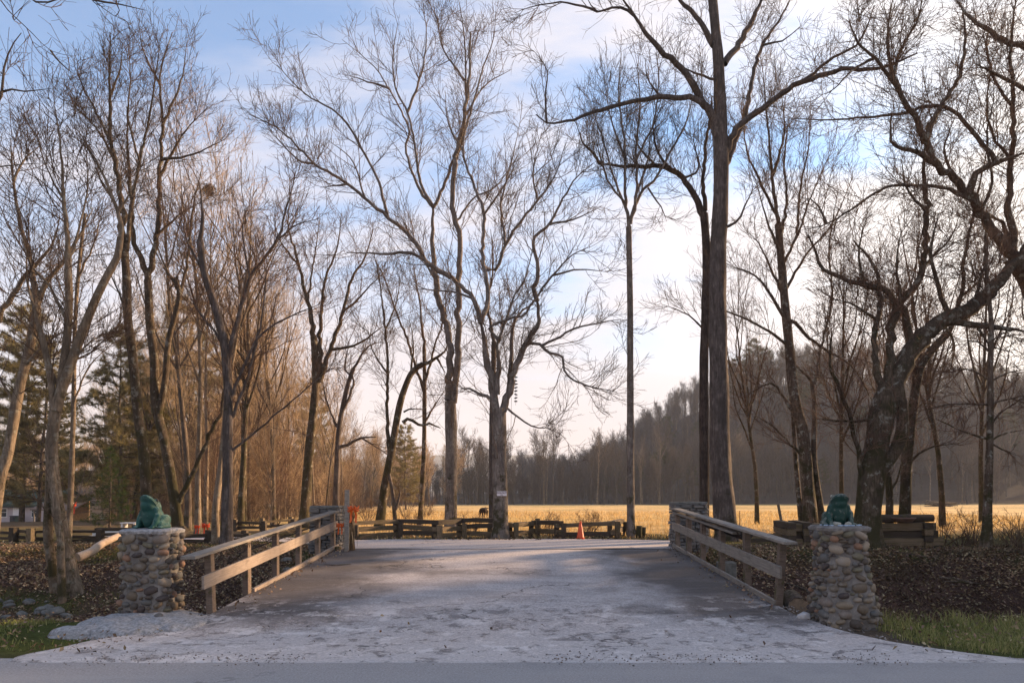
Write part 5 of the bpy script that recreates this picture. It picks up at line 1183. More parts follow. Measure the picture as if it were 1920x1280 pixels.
def bow(label, loc, s, mat, tails=2, rz=0.0, grp=None):
    root = thing('ribbon_bow', label, 'ribbon bow', loc, rz, grp)
    def strip(pts, w_, nm):
        b = MB(); vs = [(b.b.verts.new(Vector(p)+Vector((0, 0, -w_/2))), b.b.verts.new(Vector(p)+Vector((0, 0, w_/2))), b.b.verts.new(Vector(p)+Vector((0, .006*s, -w_/2))), b.b.verts.new(Vector(p)+Vector((0, .006*s, w_/2)))) for p in pts]
        for i in range(len(vs)-1):
            a_, c_ = vs[i], vs[i+1]; b.b.faces.new((a_[0], a_[1], c_[1], c_[0])); b.b.faces.new((a_[2], c_[2], c_[3], a_[3])); b.b.faces.new((a_[1], a_[3], c_[3], c_[1])); b.b.faces.new((a_[0], c_[0], c_[2], a_[2]))
        b.build(nm, mat, root, True)
    for sg, up in ((1, .5), (-1, .5), (1, -.1), (-1, -.2)):
        strip([(sg*.22*s*t_*(1.0), -.10*s*math.sin(math.pi*t_)-0.02*s, s*up*.22*t_+s*.06*math.sin(2*math.pi*t_)) for t_ in np.linspace(0, 1, 7)]+[(sg*.22*s*(1-t_), .02*s-.12*s*t_*(1-t_), s*up*.22*(1-t_)-s*.06*math.sin(math.pi*t_)) for t_ in np.linspace(0, 1, 7)], 0.085*s, 'loop')
    for k in range(tails):
        sg = (-1, 1)[k % 2]; b = MB(); w_ = .04*s; pts = [Vector((sg*s*(.02+.12*t_+.03*math.sin(5*t_)), -.03*s*math.cos(6*t_), -s*.52*t_)) for t_ in np.linspace(0, 1, 7)]
        vs = [(b.b.verts.new(p+Vector((-w_, 0, 0))), b.b.verts.new(p+Vector((w_, .008*s, 0)))) for p in pts]
        for i in range(6): b.b.faces.new((vs[i][0], vs[i][1], vs[i+1][1], vs[i+1][0]))
        b.build('tail', mat, root, True)
    MB().ball((0, -.03*s, 0), .05*s, 2).build('knot', mat, root, True)
    return root
bow('bright orange ribbon bow high on the right of the cornstalk post', (px_+0.16, 16.16, pz+1.00), 0.62, M['orange'])
bow('orange ribbon tied low on the left of the cornstalk post', (px_-0.16, 16.2, pz+0.62), 0.42, M['orange'])
MB().box((0, 0, 0), (0.22, 0.2, 0.10), None, 0.01).build('wood_block', M['wood_tie']); o = bpy.data.objects['wood_block']; o.location = (px_-0.32, 16.45, pz+0.05); tag(o, 'small wood block at the foot of the cornstalk post, by the stone pier', 'block')
# ================================================================== TIMBER FENCES
TB = []
for s_ in range(3):
    rg = np.random.default_rng(70+s_); b = bmesh.new(); bmesh.ops.create_cube(b, size=1); bmesh.ops.subdivide_edges(b, edges=[e for e in b.edges if abs((e.verts[0].co-e.verts[1].co).x) > .5], cuts=3)
    for v in b.verts: v.co += Vector((rg.uniform(-.006, .006), rg.uniform(-.07, .07), rg.uniform(-.07, .07)))
    me = bpy.data.meshes.new('timber'); b.to_mesh(me); b.free(); TB.append(me)
def timber(nm, root, p, q, wd, hgt, mat):
    o = bpy.data.objects.new(nm, random.choice(TB)); COL.objects.link(o)
    me = o.data
    if not me.materials: me.materials.append(M['wood_tie'])
    o.material_slots[0].link = 'OBJECT'; o.material_slots[0].material = mat
    ro = root.location; p, q = Vector(p)-ro, Vector(q)-ro; o.parent = root
    o.location = (p+q)/2; o.rotation_euler = (q-p).to_track_quat('X', 'Z').to_euler(); o.scale = ((q-p).length, wd, hgt); return o
def fence(label, nodes, courses, hgt, wd=0.16, posts=True, mat='wood_tie', ph=0.62, grp=None, over=0.14):
    """nodes: (px, y); courses: heights of rail centres above the ground"""
    pts = [np.array(((px-960)/F*y, y, zg1((px-960)/F*y, y))) for px, y in nodes]
    root = thing('timber_fence', label, 'timber fence', pts[0], 0, grp)
    for i in range(len(pts)-1):
        a, b_ = pts[i], pts[i+1]; d = (b_-a)/np.linalg.norm(b_-a)
        for k, c in enumerate(courses):
            j = random.uniform(-.02, .02); t0 = over*(1 if (i+k) % 2 else 0.7)
            sk = random.uniform(-.05, .05)
            timber('timber', root, a-d*t0+np.array((0, 0, c+(0.03 if i % 2 else -0.02)+j)), b_+d*t0+np.array((0, 0, c+(0.03 if i % 2 else -0.02)-j+sk)), wd*random.uniform(.85, 1.1), hgt*random.uniform(.85, 1.1), M[mat] if random.random() < .6 else M['wood_tie_black'])
    if posts:
        for i, p in enumerate(pts):
            for sg in (-1, 1):
                o = timber('post', root, p+np.array((sg*0.10, -0.17*1 if sg > 0 else 0.17, -0.1)), p+np.array((sg*0.10, -0.17 if sg > 0 else 0.17, ph*random.uniform(.8, 1.08))), 0.16, 0.15, M['wood_tie_black'] if random.random() < .6 else M['wood_tie'])
    return root
fence('zigzag timber fence left of the signed tree, along the lot', [(664, 20.9), (748, 22.0), (820, 20.9), (866, 22.2), (924, 21.9)], (0.13, 0.34, 0.53), 0.14, wd=0.17, ph=0.52)
fence('low timber fence right of the signed tree, behind the orange cone', [(962, 21.9), (1002, 23.0), (1050, 21.7), (1150, 22.0), (1166, 23.6)], (0.16, 0.44), 0.15, ph=0.56)
fence('black timber fence at the far left edge, beyond the leafy bank', [(-60, 20.4), (28, 20.2), (60, 20.2), (92, 20.6)], (0.10, 0.29), 0.085, wd=0.12, mat='wood_tie_black', ph=0.40)
fence('dark stacked timber fence between the sunlit clump and the left pillar', [(128, 19.4), (190, 19.6), (252, 19.3)], (0.06, 0.20, 0.36), 0.085, wd=0.15, mat='wood_tie_black', ph=0.40)
fence('dark timber fence behind the left frog pillar', [(255, 22.3), (345, 22.0)], (0.12, 0.30), 0.10, mat='wood_tie_black', ph=0.4)
fence('dark timber fence behind the near end of the left railing', [(335, 18.9), (395, 19.5), (462, 19.0)], (0.07, 0.23), 0.10, wd=0.16, mat='wood_tie_black', ph=0.36)
fence('low brown rail fence in the sun behind the left railing', [(440, 26.5), (494, 26.2), (548, 27.0)], (0.14, 0.34), 0.09, wd=0.11, ph=0.50)
# the crib of heavy timbers behind the right pillar
cr = thing('timber_stack', 'heavy stacked timber crib behind the right cobble pillar and gnarled trunk', 'timber stack', ((1600-960)/F*18.4, 18.4, zg1(9.2, 18.4)))
zc = float(cr.location.z)
for k, (a, b_, yy_, hh_) in enumerate([(1478, 1762, 18.35, .2), (1472, 1752, 18.45, .19), (1474, 1750, 18.38, .2)]):
    timber('timber', cr, ((a-960)/F*yy_, yy_, zc+0.08+0.195*k), ((b_-960)/F*yy_, yy_, zc+0.10+0.195*k), 0.24, hh_, M['wood_tie'] if k != 1 else M['wood_tie_black'])
for px in (1482, 1512, 1738):
    for k in range(4): timber('timber', cr, ((px-960)/F*18.2, 18.15, zc+0.0+0.175*k), ((px-960)/F*18.2+.1, 19.4, zc+0.02+0.175*k), 0.22, 0.165, M['wood_tie_black'] if k % 2 else M['wood_tie'])
mm = MB().tube([((1650-960)/F*18.5-cr.location.x, .1, .70), ((1748-960)/F*18.5-cr.location.x, .12, .72)], [0.115, 0.10], 12).build('round_log', M['wood_tie_black'], cr, True)
fence('low timber edging between the right stone pier and the timber crib', [(1400, 18.8), (1478, 18.7)], (0.10, 0.24), 0.11, posts=False, mat='wood_tie')
pn = thing('feed_pan', 'shallow brown pan resting on the timber crib beside the gnarled trunk', 'pan', ((1693-960)/F*18.3, 18.3, zc+0.62))
b = MB(); prof = [(0.0, 0.0), (0.2, 0.0), (0.29, 0.10), (0.305, 0.11), (0.29, 0.12), (0.19, 0.018), (0.0, 0.016)]
vs = [[b.b.verts.new((r_*math.cos(2*math.pi*j/20), r_*math.sin(2*math.pi*j/20), z_)) for j in range(20)] for r_, z_ in prof[1:-1]]
for i in range(len(vs)-1):
    for j in range(20): b.b.faces.new((vs[i][j], vs[i][(j+1) % 20], vs[i+1][(j+1) % 20], vs[i+1][j]))
b.b.faces.new(vs[0][::-1]); b.b.faces.new(vs[-1]); b.build('bowl', M['pan'], pn, True)
# ================================================================== SMALL THINGS ROUND THE LOT
cx, cyy = (1088-960)/F*20.8, 20.8; cz = zg1(cx, cyy)
co = thing('traffic_cone', 'orange traffic cone standing at the edge of the lot', 'traffic cone', (cx, cyy, cz))
MB().box((0, 0, .02), (.30, .30, .04), None, .008).build('base', M['cone'], co)
MB().tube([(0, 0, .04), (0, 0, .10), (0, 0, .38), (0, 0, .56)], [.128, .108, .06, .026], 18).build('cone_body', M['cone'], co, True)
MB().tube([(0, 0, .56), (0, 0, .575), (0, 0, .57)], [.027, .024, .012], 14).build('rim', M['cone'], co, True)
sg = thing('tree_sign', 'small white sign with dark letters nailed to the tree trunk', 'sign', ((941-960)/F*21.25, 21.6-.35, 1.835)); sg.rotation_euler = (0, 0, R(1))
MB().box((0, 0, 0), (.305, .012, .142), None, .002).build('board', M['sign'], sg)
def text(body, size, loc, parent, mat, wide=1.0):
    cu = bpy.data.curves.new('lettering', 'FONT'); cu.body = body; cu.size = size; cu.align_x = 'CENTER'; cu.align_y = 'CENTER'; cu.extrude = 0.0015; cu.offset = size*0.018
    tmp = bpy.data.objects.new('temporary', cu); COL.objects.link(tmp); dg = bpy.context.evaluated_depsgraph_get(); dg.update()
    me = bpy.data.meshes.new_from_object(tmp.evaluated_get(dg)); bpy.data.objects.remove(tmp)
    o = link('lettering', me, parent, mat); o.location = loc; o.rotation_euler = (R(90), 0, 0); o.scale = (wide, 1, 1); return o
text('WALNUT', .084, (0, -.0085, .022), sg, M['ink'], 0.92); text('TREE', .036, (-.01, -.0085, -.042), sg, M['ink'], 1.2)
for xx in (-.135, .135): MB().tube([(xx, -.004, .055), (xx, -.011, .055)], .004, 8).build('nail', M['rust'], sg)
ch = thing('hanging_mobile', 'hanging string of dark leaf shaped pieces below the right fork of the signed tree', 'mobile', W(967, 700, 21.3))
L_ = 1.0; MB().tube([(0, 0, 0.25), (0, 0, -L_)], .004, 5).build('cord', M['wire'], ch)
for k in range(8):
    z_ = -.12-.108*k; MB().ball((random.uniform(-.015, .015), 0, z_), (.062, .02, .024), 2, Matrix.Rotation(random.uniform(-.35, .35), 3, 'Y')).build('piece', M['dark'], ch, True)
MB().tube([W(959, 745, 21.2)-np.array(W(959, 745, 21.2)), W(957, 880, 21.2)-np.array(W(959, 745, 21.2))], .005, 5).build('hanging_rope', M['wire']); o = bpy.data.objects['hanging_rope']; o.location = W(959, 745, 21.2); tag(o, 'thin dark rope hanging down the right side of the signed trunk', 'rope')
# calf
x, y, z = (907-960)/F*45, 45, zg1((907-960)/F*45, 45); cf = thing('calf', 'small dark calf seen end on in the hay field, left of the signed tree', 'calf', (x, y, z), R(78))
mb = MB(); mb.ball((0, 0, .47), (.36, .19, .17), 3); mb.ball((-.24, 0, .49), (.17, .185, .165), 3); mb.ball((.26, 0, .47), (.18, .165, .175), 3)
for sx_ in (-.3, .26):
    for s_ in (-1, 1): mb.tube([(sx_, .12*s_, .46), (sx_+(.03 if sx_ < 0 else 0), .125*s_, .26), (sx_-(.03 if sx_ < 0 else 0), .125*s_, .13), (sx_, .125*s_, .0)], [.085, .045, .032, .036], 8)
mb.tube([(.32, 0, .52), (.46, 0, .60), (.52, 0, .58)], [.12, .09, .08], 10); mb.ball((.56, 0, .56), (.13, .075, .075), 2, Matrix.Rotation(.6, 3, 'Y'))
for s_ in (-1, 1): mb.ball((.49, .11*s_, .62), (.03, .07, .035), 2)
mb.tube([(-.4, 0, .56), (-.45, 0, .40), (-.44, 0, .22)], [.03, .018, .02], 6)
o = link('body', remesh(mb, .016, 'body', 3), cf, M['calf']); o.scale = (1.05, 1.25, 1.02)
# stub logs beside the straight trunk
for k, (px, yy_, hh_, rr_) in enumerate([(1197, 21.9, .42, .10), (1205, 22.3, .36, .09)]):
    x = (px-960)/F*yy_; st_ = thing('log_stump', ['upright stub log touching the slim straight trunk', 'shorter stub log just right of the other by the straight trunk'][k], 'log', (x, yy_, zg1(x, yy_)-.03)); MB().tube([(0, 0, 0), (.0, 0, hh_*.5), (.02, 0, hh_)], [rr_*1.1, rr_, rr_*.95], 10).build('bark', M['bark_moss'], st_, True); MB().tube([(.02, 0, hh_-.004), (.02, 0, hh_+.006)], rr_*.85, 10).build('cut_face', M['endgrain'], st_)
# bare shrubs
def shrub(label, px, y, h, seed, n=(34, 130, 200), mat='twig_red', grp=None):
    rg = np.random.default_rng(seed); x = (px-960)/F*y; k = 16; a_ = rg.uniform(0, 6.28, k); d = nrm(np.stack([np.cos(a_)*.55, np.sin(a_)*.55, np.ones(k)], 1)); pts = [np.stack([np.cos(a_)*.06, np.sin(a_)*.06, np.full(k, -.05)], 1)]
    for s in range(6): d = nrm(d+rg.normal(size=(k, 3))*.14); pts.append(pts[-1]+d*h/6*rg.uniform(.8, 1.15, (k, 1)))
    P = np.stack(pts, 1); Rr = np.linspace(.011, .004, 7)[None]*np.ones((k, 1)); v, q_, _ = join([tubes(P, Rr, 4)+(0,)]+twigs(P, Rr, n[0], n[1], n[2], rg, L1=(.2*h, .5*h), L2=(.1*h, .3*h), L3=(.06*h, .16*h), rmin=.0035, up=.12))
    o = link('bare_shrub', npmesh('bare_shrub', v, q_), None, M[mat]); o.location = (x, y, zg1(x, y)); tag(o, label, 'shrub', grp)
shrub('bare twiggy shrub left of the orange cone, beyond the low fence', 1024, 23.4, .82, 401, (60, 260, 420)); shrub('bare twiggy shrub right of the orange cone, beyond the low fence', 1102, 23.4, .82, 402, (60, 260, 420))
shrub('small bare shrub beyond the fence, between the two big forked trees', 776, 24.5, .75, 403); shrub('tall thin shrub behind the fence by the calf', 884, 24.0, .8, 404)
shrub('rusty brown shrub at the foot of the mottled tree', 1545, 21.0, .8, 405, (60, 260, 400)); shrub('weedy shrub right of the gnarled trunk', 1662, 19.6, .9, 406, (50, 200, 300), 'twig')
for k, (px, y, h) in enumerate([(1762, 18.6, 1.0), (1800, 18.3, .85), (1822, 18.8, 1.1), (1895, 18.2, .9), (1915, 17.5, 1.1)]): shrub('thin dry weed on the crest of the right bank', px, y, h, 410+k, (16, 60, 120), 'twig', 'dry weeds on the right bank crest')
for k, (px, y, h) in enumerate([(470, 30, 1.6), (520, 33, 1.9), (560, 31, 1.5), (600, 34, 2.0), (655, 36, 2.2), (690, 34, 1.8), (440, 35, 2.2), (395, 36, 1.9), (345, 38, 2.0), (310, 34, 1.7), (640, 40, 2.6), (535, 42, 2.5), (480, 45, 2.6), (760, 42, 1.8), (800, 46, 1.6)]): shrub('golden brown bare brush at the foot of the left wood', px, y, h, 430+k, (80, 320, 420), 'twig', 'brush under the left wood')
# field posts
def postm(label, px, y0_, p0, p1, r_, mat, cat):
    a, b_ = np.array(W(px[0], p0, y0_)), np.array(W(px[1], p1, y0_)); g_ = zg1(a[0], a[1]); a[2] = g_-.1; base = Vector((a[0], a[1], g_)); o = MB().tube([Vector(a)-base, Vector((a+b_)/2)-base, Vector(b_)-base], [r_*1.1, r_, r_*.9], 8).build('field_post', mat, None, True); o.location = base; tag(o, label, cat)
postm('thin rusty steel post standing alone in the field, right of the tall trunk', (1387, 1387), 23.5, 992, 957, .014, M['rust'], 'fence post'); postm('leaning grey wooden pole by the end of the timber crib', (1472, 1459), 22.0, 998, 945, .05, M['bark_pale'], 'pole')
# log, rocks and debris
def logm(name, label, pts, rads, mat, cat, ends=True):
    c = np.mean(pts, 0); root = thing(name, label, cat, c); N_ = 14; P, Rr, _ = resample(np.array(pts, float), rads, N_); v, q_ = tubes((P-c)[None], Rr[None], 10, .06, np.random.default_rng(int(abs(c[0])*100))); link('trunk', npmesh('trunk', v, q_), root, mat)
    if ends:
        for P_, r_, d in ((P[0], Rr[0], P[0]-P[1]), (P[-1], Rr[-1], P[-1]-P[-2])):
            d = Vector(d).normalized(); MB().tube([Vector(P_-c)-d*.02, Vector(P_-c)+d*.004], r_*.97, 10).build('cut_end', M['endgrain'], root)
    return root
logm('fallen_log', 'pale barkless crooked log lying on the left bank behind the pillar', [W(146, 1044, 16.0), W(172, 1033, 16.3), W(192, 1018, 16.7), W(222, 1004, 17.2)], [.105, .10, .085, .08], M['wood_bare'], 'log')
logm('cut_log', 'short sawn log end facing the road beside the first right rail post', [(4.32, 10.35, .03), (4.42, 10.7, .05), (4.55, 11.2, .06)], [.165, .165, .16], M['bark'], 'log')
def rock(label, loc, r, mat, seed, grp=None):
    rg = np.random.default_rng(seed); b = bmesh.new(); bmesh.ops.create_icosphere(b, subdivisions=2, radius=1)
    for v in b.verts: v.co = Vector([v.co[a]*r[a]*(1+rg.uniform(-.14, .14)) for a in range(3)])
    me = bpy.data.meshes.new('rock'); b.to_mesh(me); b.free(); o = link('rock', me, None, mat); o.location = loc; o.rotation_euler = (rg.normal()*.2, rg.normal()*.2, rg.uniform(0, 6)); tag(o, label, 'rock', grp); return o
rock('white angular rock at the foot of the right cobble pillar', (4.02, 9.48, .05), (.15, .09, .07), M['pale_rock'], 3)
rock('small red brown stone on the cement skirt of the left pillar', (-4.72, 9.18, .13), (.06, .05, .035), M['flag'], 4); 
p = hit(104, 1152); rock('dark grey boulder on the left bank beside the road', (p[0], p[1], p[2]+.05), (.17, .13, .11), M['grey_rock'], 5)
rr2 = np.random.default_rng(61)
for k in range(26):
    px, py = (rr2.uniform(-10, 130), rr2.uniform(1128, 1162)) if k < 14 else (rr2.uniform(505, 640), rr2.uniform(1030, 1075)); p = hit(px, py); s = rr2.uniform(.04, .12)
    rock('half buried grey stone on the left creek bank' if k < 14 else 'grey creek stone seen through the left railing', (p[0], p[1], p[2]+s*.2), (s*1.3, s, s*.7), M['grey_rock'], 500+k, 'stones on the left bank' if k < 14 else 'stones in the creek below the left railing')
for k in range(14):
    x, y = rr2.uniform(4.3, 7.0), rr2.uniform(12.0, 15.5); s = rr2.uniform(.07, .2); rock('creek stone in the ditch right of the bridge', (x, y, zg1(x, y)+s*.2), (s*1.3, s, s*.8), M['grey_rock'], 540+k, 'stones in the ditch right of the bridge')
MB().box((0, 0, 0), (.34, .28, .5), None, .02, .01).build('concrete_block', M['grey_rock']); o = bpy.data.objects['concrete_block']; o.location = (4.35, 13.9, .16); tag(o, 'grey concrete block on the ditch side behind the right railing', 'block')
for k in range(16):
    x, y = rr2.uniform(4.4, 10.5), rr2.uniform(11.2, 16.5); a_ = rr2.uniform(0, 6.28); L_ = rr2.uniform(.5, 1.7); z = zg1(x, y)
    P = np.array([(x+L_*(t_-.5)*math.cos(a_)+.05*math.sin(4*t_), y+L_*(t_-.5)*math.sin(a_)*.6, 0) for t_ in np.linspace(0, 1, 6)]); P[:, 2] = zg(P[:, 0], P[:, 1])+.03+.02*rr2.random(6); r_ = rr2.uniform(.01, .035); b_ = P.mean(0)
    v, q_ = tubes((P-b_)[None], np.linspace(r_, r_*.4, 6)[None], 6); o = link('dead_branch', npmesh('dead_branch', v, q_), None, M['bark']); o.location = b_; tag(o, 'dead branch lying in the leaf littered right ditch', 'branch', 'dead branches in the right ditch')
P = np.array([hit(608, 1126), hit(622, 1130), hit(640, 1128), hit(658, 1124)]); P[:, 2] = zd(P[:, 1])+.02; b_ = P.mean(0); v, q_ = tubes((P-b_)[None], np.array([[.006, .009, .008, .004]]), 5); o = link('fallen_twig', npmesh('fallen_twig', v, q_), None, M['bark_dark']); o.location = b_; tag(o, 'small dark twig lying on the bridge deck', 'twig')
# squirrel nest
rg = np.random.default_rng(9); nc = W(392, 357, 30.5); Pn = rg.normal(size=(160, 3))*.13; dn = nrm(rg.normal(size=(160, 3)))*.2; v, q_ = tubes(np.stack([Pn-dn, Pn, Pn+dn], 1), np.full((160, 3), .012), 3); o = link('squirrel_nest', npmesh('squirrel_nest', v, q_), None, M['twig']); o.location = nc; tag(o, 'ball shaped twig nest high in the trees at the left', 'nest')
# ================================================================== FAR LEFT: HOUSE, CAR, HUT
hy_ = 84.0; hz0 = zg1(-62, 85)-.1; HX = lambda px: (px-960)/F*hy_
ho = thing('house', 'low pale pink house with a dark green roof behind the left trees', 'house', (HX(20), hy_, hz0)); hx0 = ho.location.x
def hp_(x, y, z): return (x-hx0, y-hy_, z)
wl, wr, wh = HX(-150), HX(92), 2.45
MB().box(hp_((wl+wr)/2, hy_+4, wh/2), (wr-wl, 8, wh)).build('wall', M['house_wall'], ho)
b = MB(); ov = .5; e = wh-.05
for (y0_, y1_, z0_, z1_) in ((hy_-ov, hy_+4, e, e+1.95), (hy_+8+ov, hy_+4, e, e+1.95)): b.poly([hp_(wl-ov, y0_, z0_), hp_(wr+ov, y0_, z0_), hp_(wr+ov, y1_, z1_), hp_(wl-ov, y1_, z1_)]); b.poly([hp_(wl-ov, y0_, z0_-.18), hp_(wr+ov, y0_, z0_-.18), hp_(wr+ov, y1_, z1_-.18), hp_(wl-ov, y1_, z1_-.18)]); b.poly([hp_(wl-ov, y0_, z0_-.18), hp_(wr+ov, y0_, z0_-.18), hp_(wr+ov, y0_, z0_), hp_(wl-ov, y0_, z0_)])
b.build('roof', M['roof_green'], ho); b = MB(); b.poly([hp_(wr, hy_, wh), hp_(wr, hy_+8, wh), hp_(wr, hy_+4, wh+1.8)]); b.build('gable', M['house_wall'], ho)
MB().box(hp_((wl+wr)/2, hy_-.42, e-.2), (wr-wl+.8, .06, .2)).build('fascia', M['dark'], ho)
for px, w_, h_, zz in ((66, .55, 1.0, 1.45), (35, 1.0, 1.9, 1.1), (8, .8, 1.0, 1.45)):
    nm = 'window' if h_ < 1.5 else 'door'; f = MB().box(hp_(HX(px), hy_-.03, zz), (w_+.16, .10, h_+.16), None, .01).build(nm, M['white'], ho)
    if nm == 'window': MB().box(hp_(HX(px), hy_-.09, zz-.22), (w_, .04, h_*.5)).build('pane', M['glass'], f); MB().box(hp_(HX(px), hy_-.09, zz+.28), (w_, .04, h_*.4)).build('pane', M['glass'], f)
    else: MB().tube([hp_(HX(px)+.35, hy_-.1, zz), hp_(HX(px)+.35, hy_-.16, zz)], .04, 8).build('handle', M['dark'], f)
po = thing('porch_shelter', 'low brown roofed shelter joined to the house, behind the sunlit clump', 'shelter', (HX(152), 80, zg1(HX(152), 80))); pz_ = 1.9
b = MB(); b.poly([(-2.3, -1.6, pz_), (2.6, -1.6, pz_-.1), (2.4, 2.4, pz_+1.3), (-2.3, 2.4, pz_+1.3)]); b.poly([(-2.3, -1.6, pz_-.14), (2.6, -1.6, pz_-.24), (2.4, 2.4, pz_+1.16), (-2.3, 2.4, pz_+1.16)]); b.poly([(-2.3, -1.6, pz_-.14), (2.6, -1.6, pz_-.24), (2.6, -1.6, pz_-.1), (-2.3, -1.6, pz_)]); b.build('roof', M['roof_brown'], po)
for xx in (-2, 0, 2.2): MB().box((xx, -1.3, .9), (.14, .14, 1.75)).build('post', M['wood_grey'], po)
MB().box((0, 2.2, 1.4), (4.4, .14, 2.8)).build('wall', M['hut'], po)
for k, px in enumerate((38, 47)):
    x = HX(px); o = thing('wheeled_bin', ['dark bin on the left of a pair against the house wall', 'dark green bin on the right of a pair against the house wall'][k], 'bin', (x, hy_-1.0, zg1(x, hy_-1))); MB().box((0, 0, .5), (.55, .6, .9), None, .04).build('body', M['dark'] if k == 0 else M['roof_green'], o); MB().box((0, -.02, 1.0), (.6, .66, .08), None, .03).build('lid', M['dark'], o)
    for sx_ in (-1, 1): MB().tube([(sx_*.27, .2, .1), (sx_*.33, .2, .1)], .1, 10).build('wheel', M['rubber'], o)
def car(label, loc, rz, paint):
    root = thing('parked_car', label, 'car', loc, rz); b = MB(); pr = [(-2.15, .35), (-2.2, .75), (-1.95, .95), (-1.35, 1.0), (-.75, 1.45), (.85, 1.48), (1.45, 1.02), (2.05, .9), (2.15, .6), (2.1, .35)]; L1_ = []
    for s_ in (-1, 1): L1_.append([b.b.verts.new((x, s_*(.84 if z < 1.1 else .68), z)) for x, z in pr])
    for j in range(len(pr)): b.b.faces.new((L1_[0][j], L1_[0][(j+1) % len(pr)], L1_[1][(j+1) % len(pr)], L1_[1][j]))
    b.b.faces.new(L1_[0]); b.b.faces.new(L1_[1][::-1]); bd = b.build('body', paint, root)
    b = MB(); 
    for s_ in (-1, 1): b.poly([(-1.1, s_*.80, 1.06), (1.1, s_*.80, 1.06), (.72, s_*.72, 1.4), (-.66, s_*.72, 1.4)])
    b.build('side_window', M['glass'], root); MB().box((1.16, 0, 1.24), (.03, 1.3, .5), Matrix.Rotation(-.92, 3, 'Y')).build('windscreen', M['glass'], root)
    for x in (-1.35, 1.35):
        for s_ in (-1, 1): wv_ = MB().tube([(x, s_*.70, .33), (x, s_*.88, .33)], .33, 16).build('wheel', M['rubber'], root); MB().tube([(x, s_*.87, .33), (x, s_*.895, .33)], .2, 12).build('rim', M['chrome'], wv_)
    for s_ in (-1, 1): MB().box((2.1, s_*.62, .72), (.1, .3, .14), None, .03).build('headlight', M['white'], root); MB().box((-2.17, s_*.66, .78), (.08, .24, .16), None, .02).build('tail_light', M['lamp'], root)
x = (252-960)/F*60; car('dark red car parked behind the young spruce and green frog', (x, 60, zg1(x, 60)), R(200), M['red_paint']); x = (238-960)/F*68; car('white car parked just beyond the dark red car', (x, 68, zg1(x, 68)), R(185), M['white'])
x = (246-960)/F*27; o = thing('white_box', 'small white box bench between the spruce and the green frog', 'bench', (x, 27, zg1(x, 27))); MB().box((0, 0, .30), (.62, .4, .05), None, .01).build('seat', M['white'], o)
for sx_ in (-.24, .24): MB().box((sx_, 0, .14), (.07, .36, .28)).build('leg', M['white'], o)
x = (204-960)/F*21.5; MB().box((0, 0, 0), (.95, .05, .15), None, .006).build('white_board', M['white']); o = bpy.data.objects['white_board']; o.location = (x, 21.5, zg1(x, 21.5)+.16); tag(o, 'long white board lying behind the dark stacked timber fence', 'board')
x = (135-960)/F*31; o = thing('white_post', 'slim white post with red orange bow beside the young spruce', 'post', (x, 31, zg1(x, 31))); MB().box((0, 0, .5), (.09, .09, 1.0), None, .005).build('shaft', M['white'], o); MB().box((0, 0, 1.02), (.13, .13, .04)).build('post_cap', M['white'], o)
bow('red orange bow fixed on the slim white post', (x+.1, 30.9, zg1(x, 31)+.95), .8, M['red_bow'])
for k, (px, y, zz, s_) in enumerate([(371, 20.5, .42, .40), (387, 20.3, .46, .55)]): x = (px-960)/F*y; bow(['red orange bow left of the pair on the fence behind the pale stems', 'larger red orange bow between the two pale stems'][k], (x, y, zg1(x, y)+zz), s_, M['red_bow'])
x = (492-960)/F*58; z = zg1(x, 58); o = thing('wooden_hut', 'small open timber hut with grey blue roof among the left wood', 'hut', (x, 58, z), R(15))
b = MB(); 
for sg_ in (-1, 1): b.poly([(-1.5, sg_*1.4, 1.75), (1.5, sg_*1.4, 1.75), (1.5, 0, 2.55), (-1.5, 0, 2.55)]); b.poly([(-1.5, sg_*1.4, 1.65), (1.5, sg_*1.4, 1.65), (1.5, 0, 2.45), (-1.5, 0, 2.45)])
b.build('roof', M['roof_blue'], o)
for sx_ in (-1.2, 1.2):
    for sy_ in (-1.1, 1.1): MB().box((sx_, sy_, .87), (.14, .14, 1.75)).build('post', M['hut'], o)
for zz in (.45, .75): MB().box((0, -1.12, zz), (2.3, .06, .10)).build('railing_board', M['hut'], o)
MB().box((.5, 1.05, .95), (1.3, .06, 1.5)).build('back_panel', M['hut'], o)
x = (502-960)/F*36; o = thing('pot_on_post', 'dark rounded pot on a short post among the brush', 'pot', (x, 36, zg1(x, 36))); MB().tube([(0, 0, 0), (0, 0, .72)], .04, 8).build('post', M['wood_tie_black'], o); MB().tube([(0, 0, .70), (0, 0, .78), (0, 0, .95), (0, 0, 1.0)], [.10, .17, .18, .14], 14).build('pot', M['dark'], o, True)
o = thing('log_pile', 'dark pile of poles and brush at the far right side of the field', 'log pile', ((1768-960)/F*100, 100, zg1(63, 100)))
for k in range(16):
    a_ = rr2.uniform(-.25, .25); L_ = rr2.uniform(2.2, 4.2); c = Vector((rr2.uniform(-1, 1), rr2.uniform(-.6, .6), rr2.uniform(.1, .75))); d = Vector((math.cos(a_), math.sin(a_), rr2.uniform(-.12, .12)))*L_/2; MB().tube([c-d, c+d], [rr2.uniform(.06, .13), .06], 7).build('pole', M['wood_tie_black'] if k % 3 else M['bark_pale'], o)
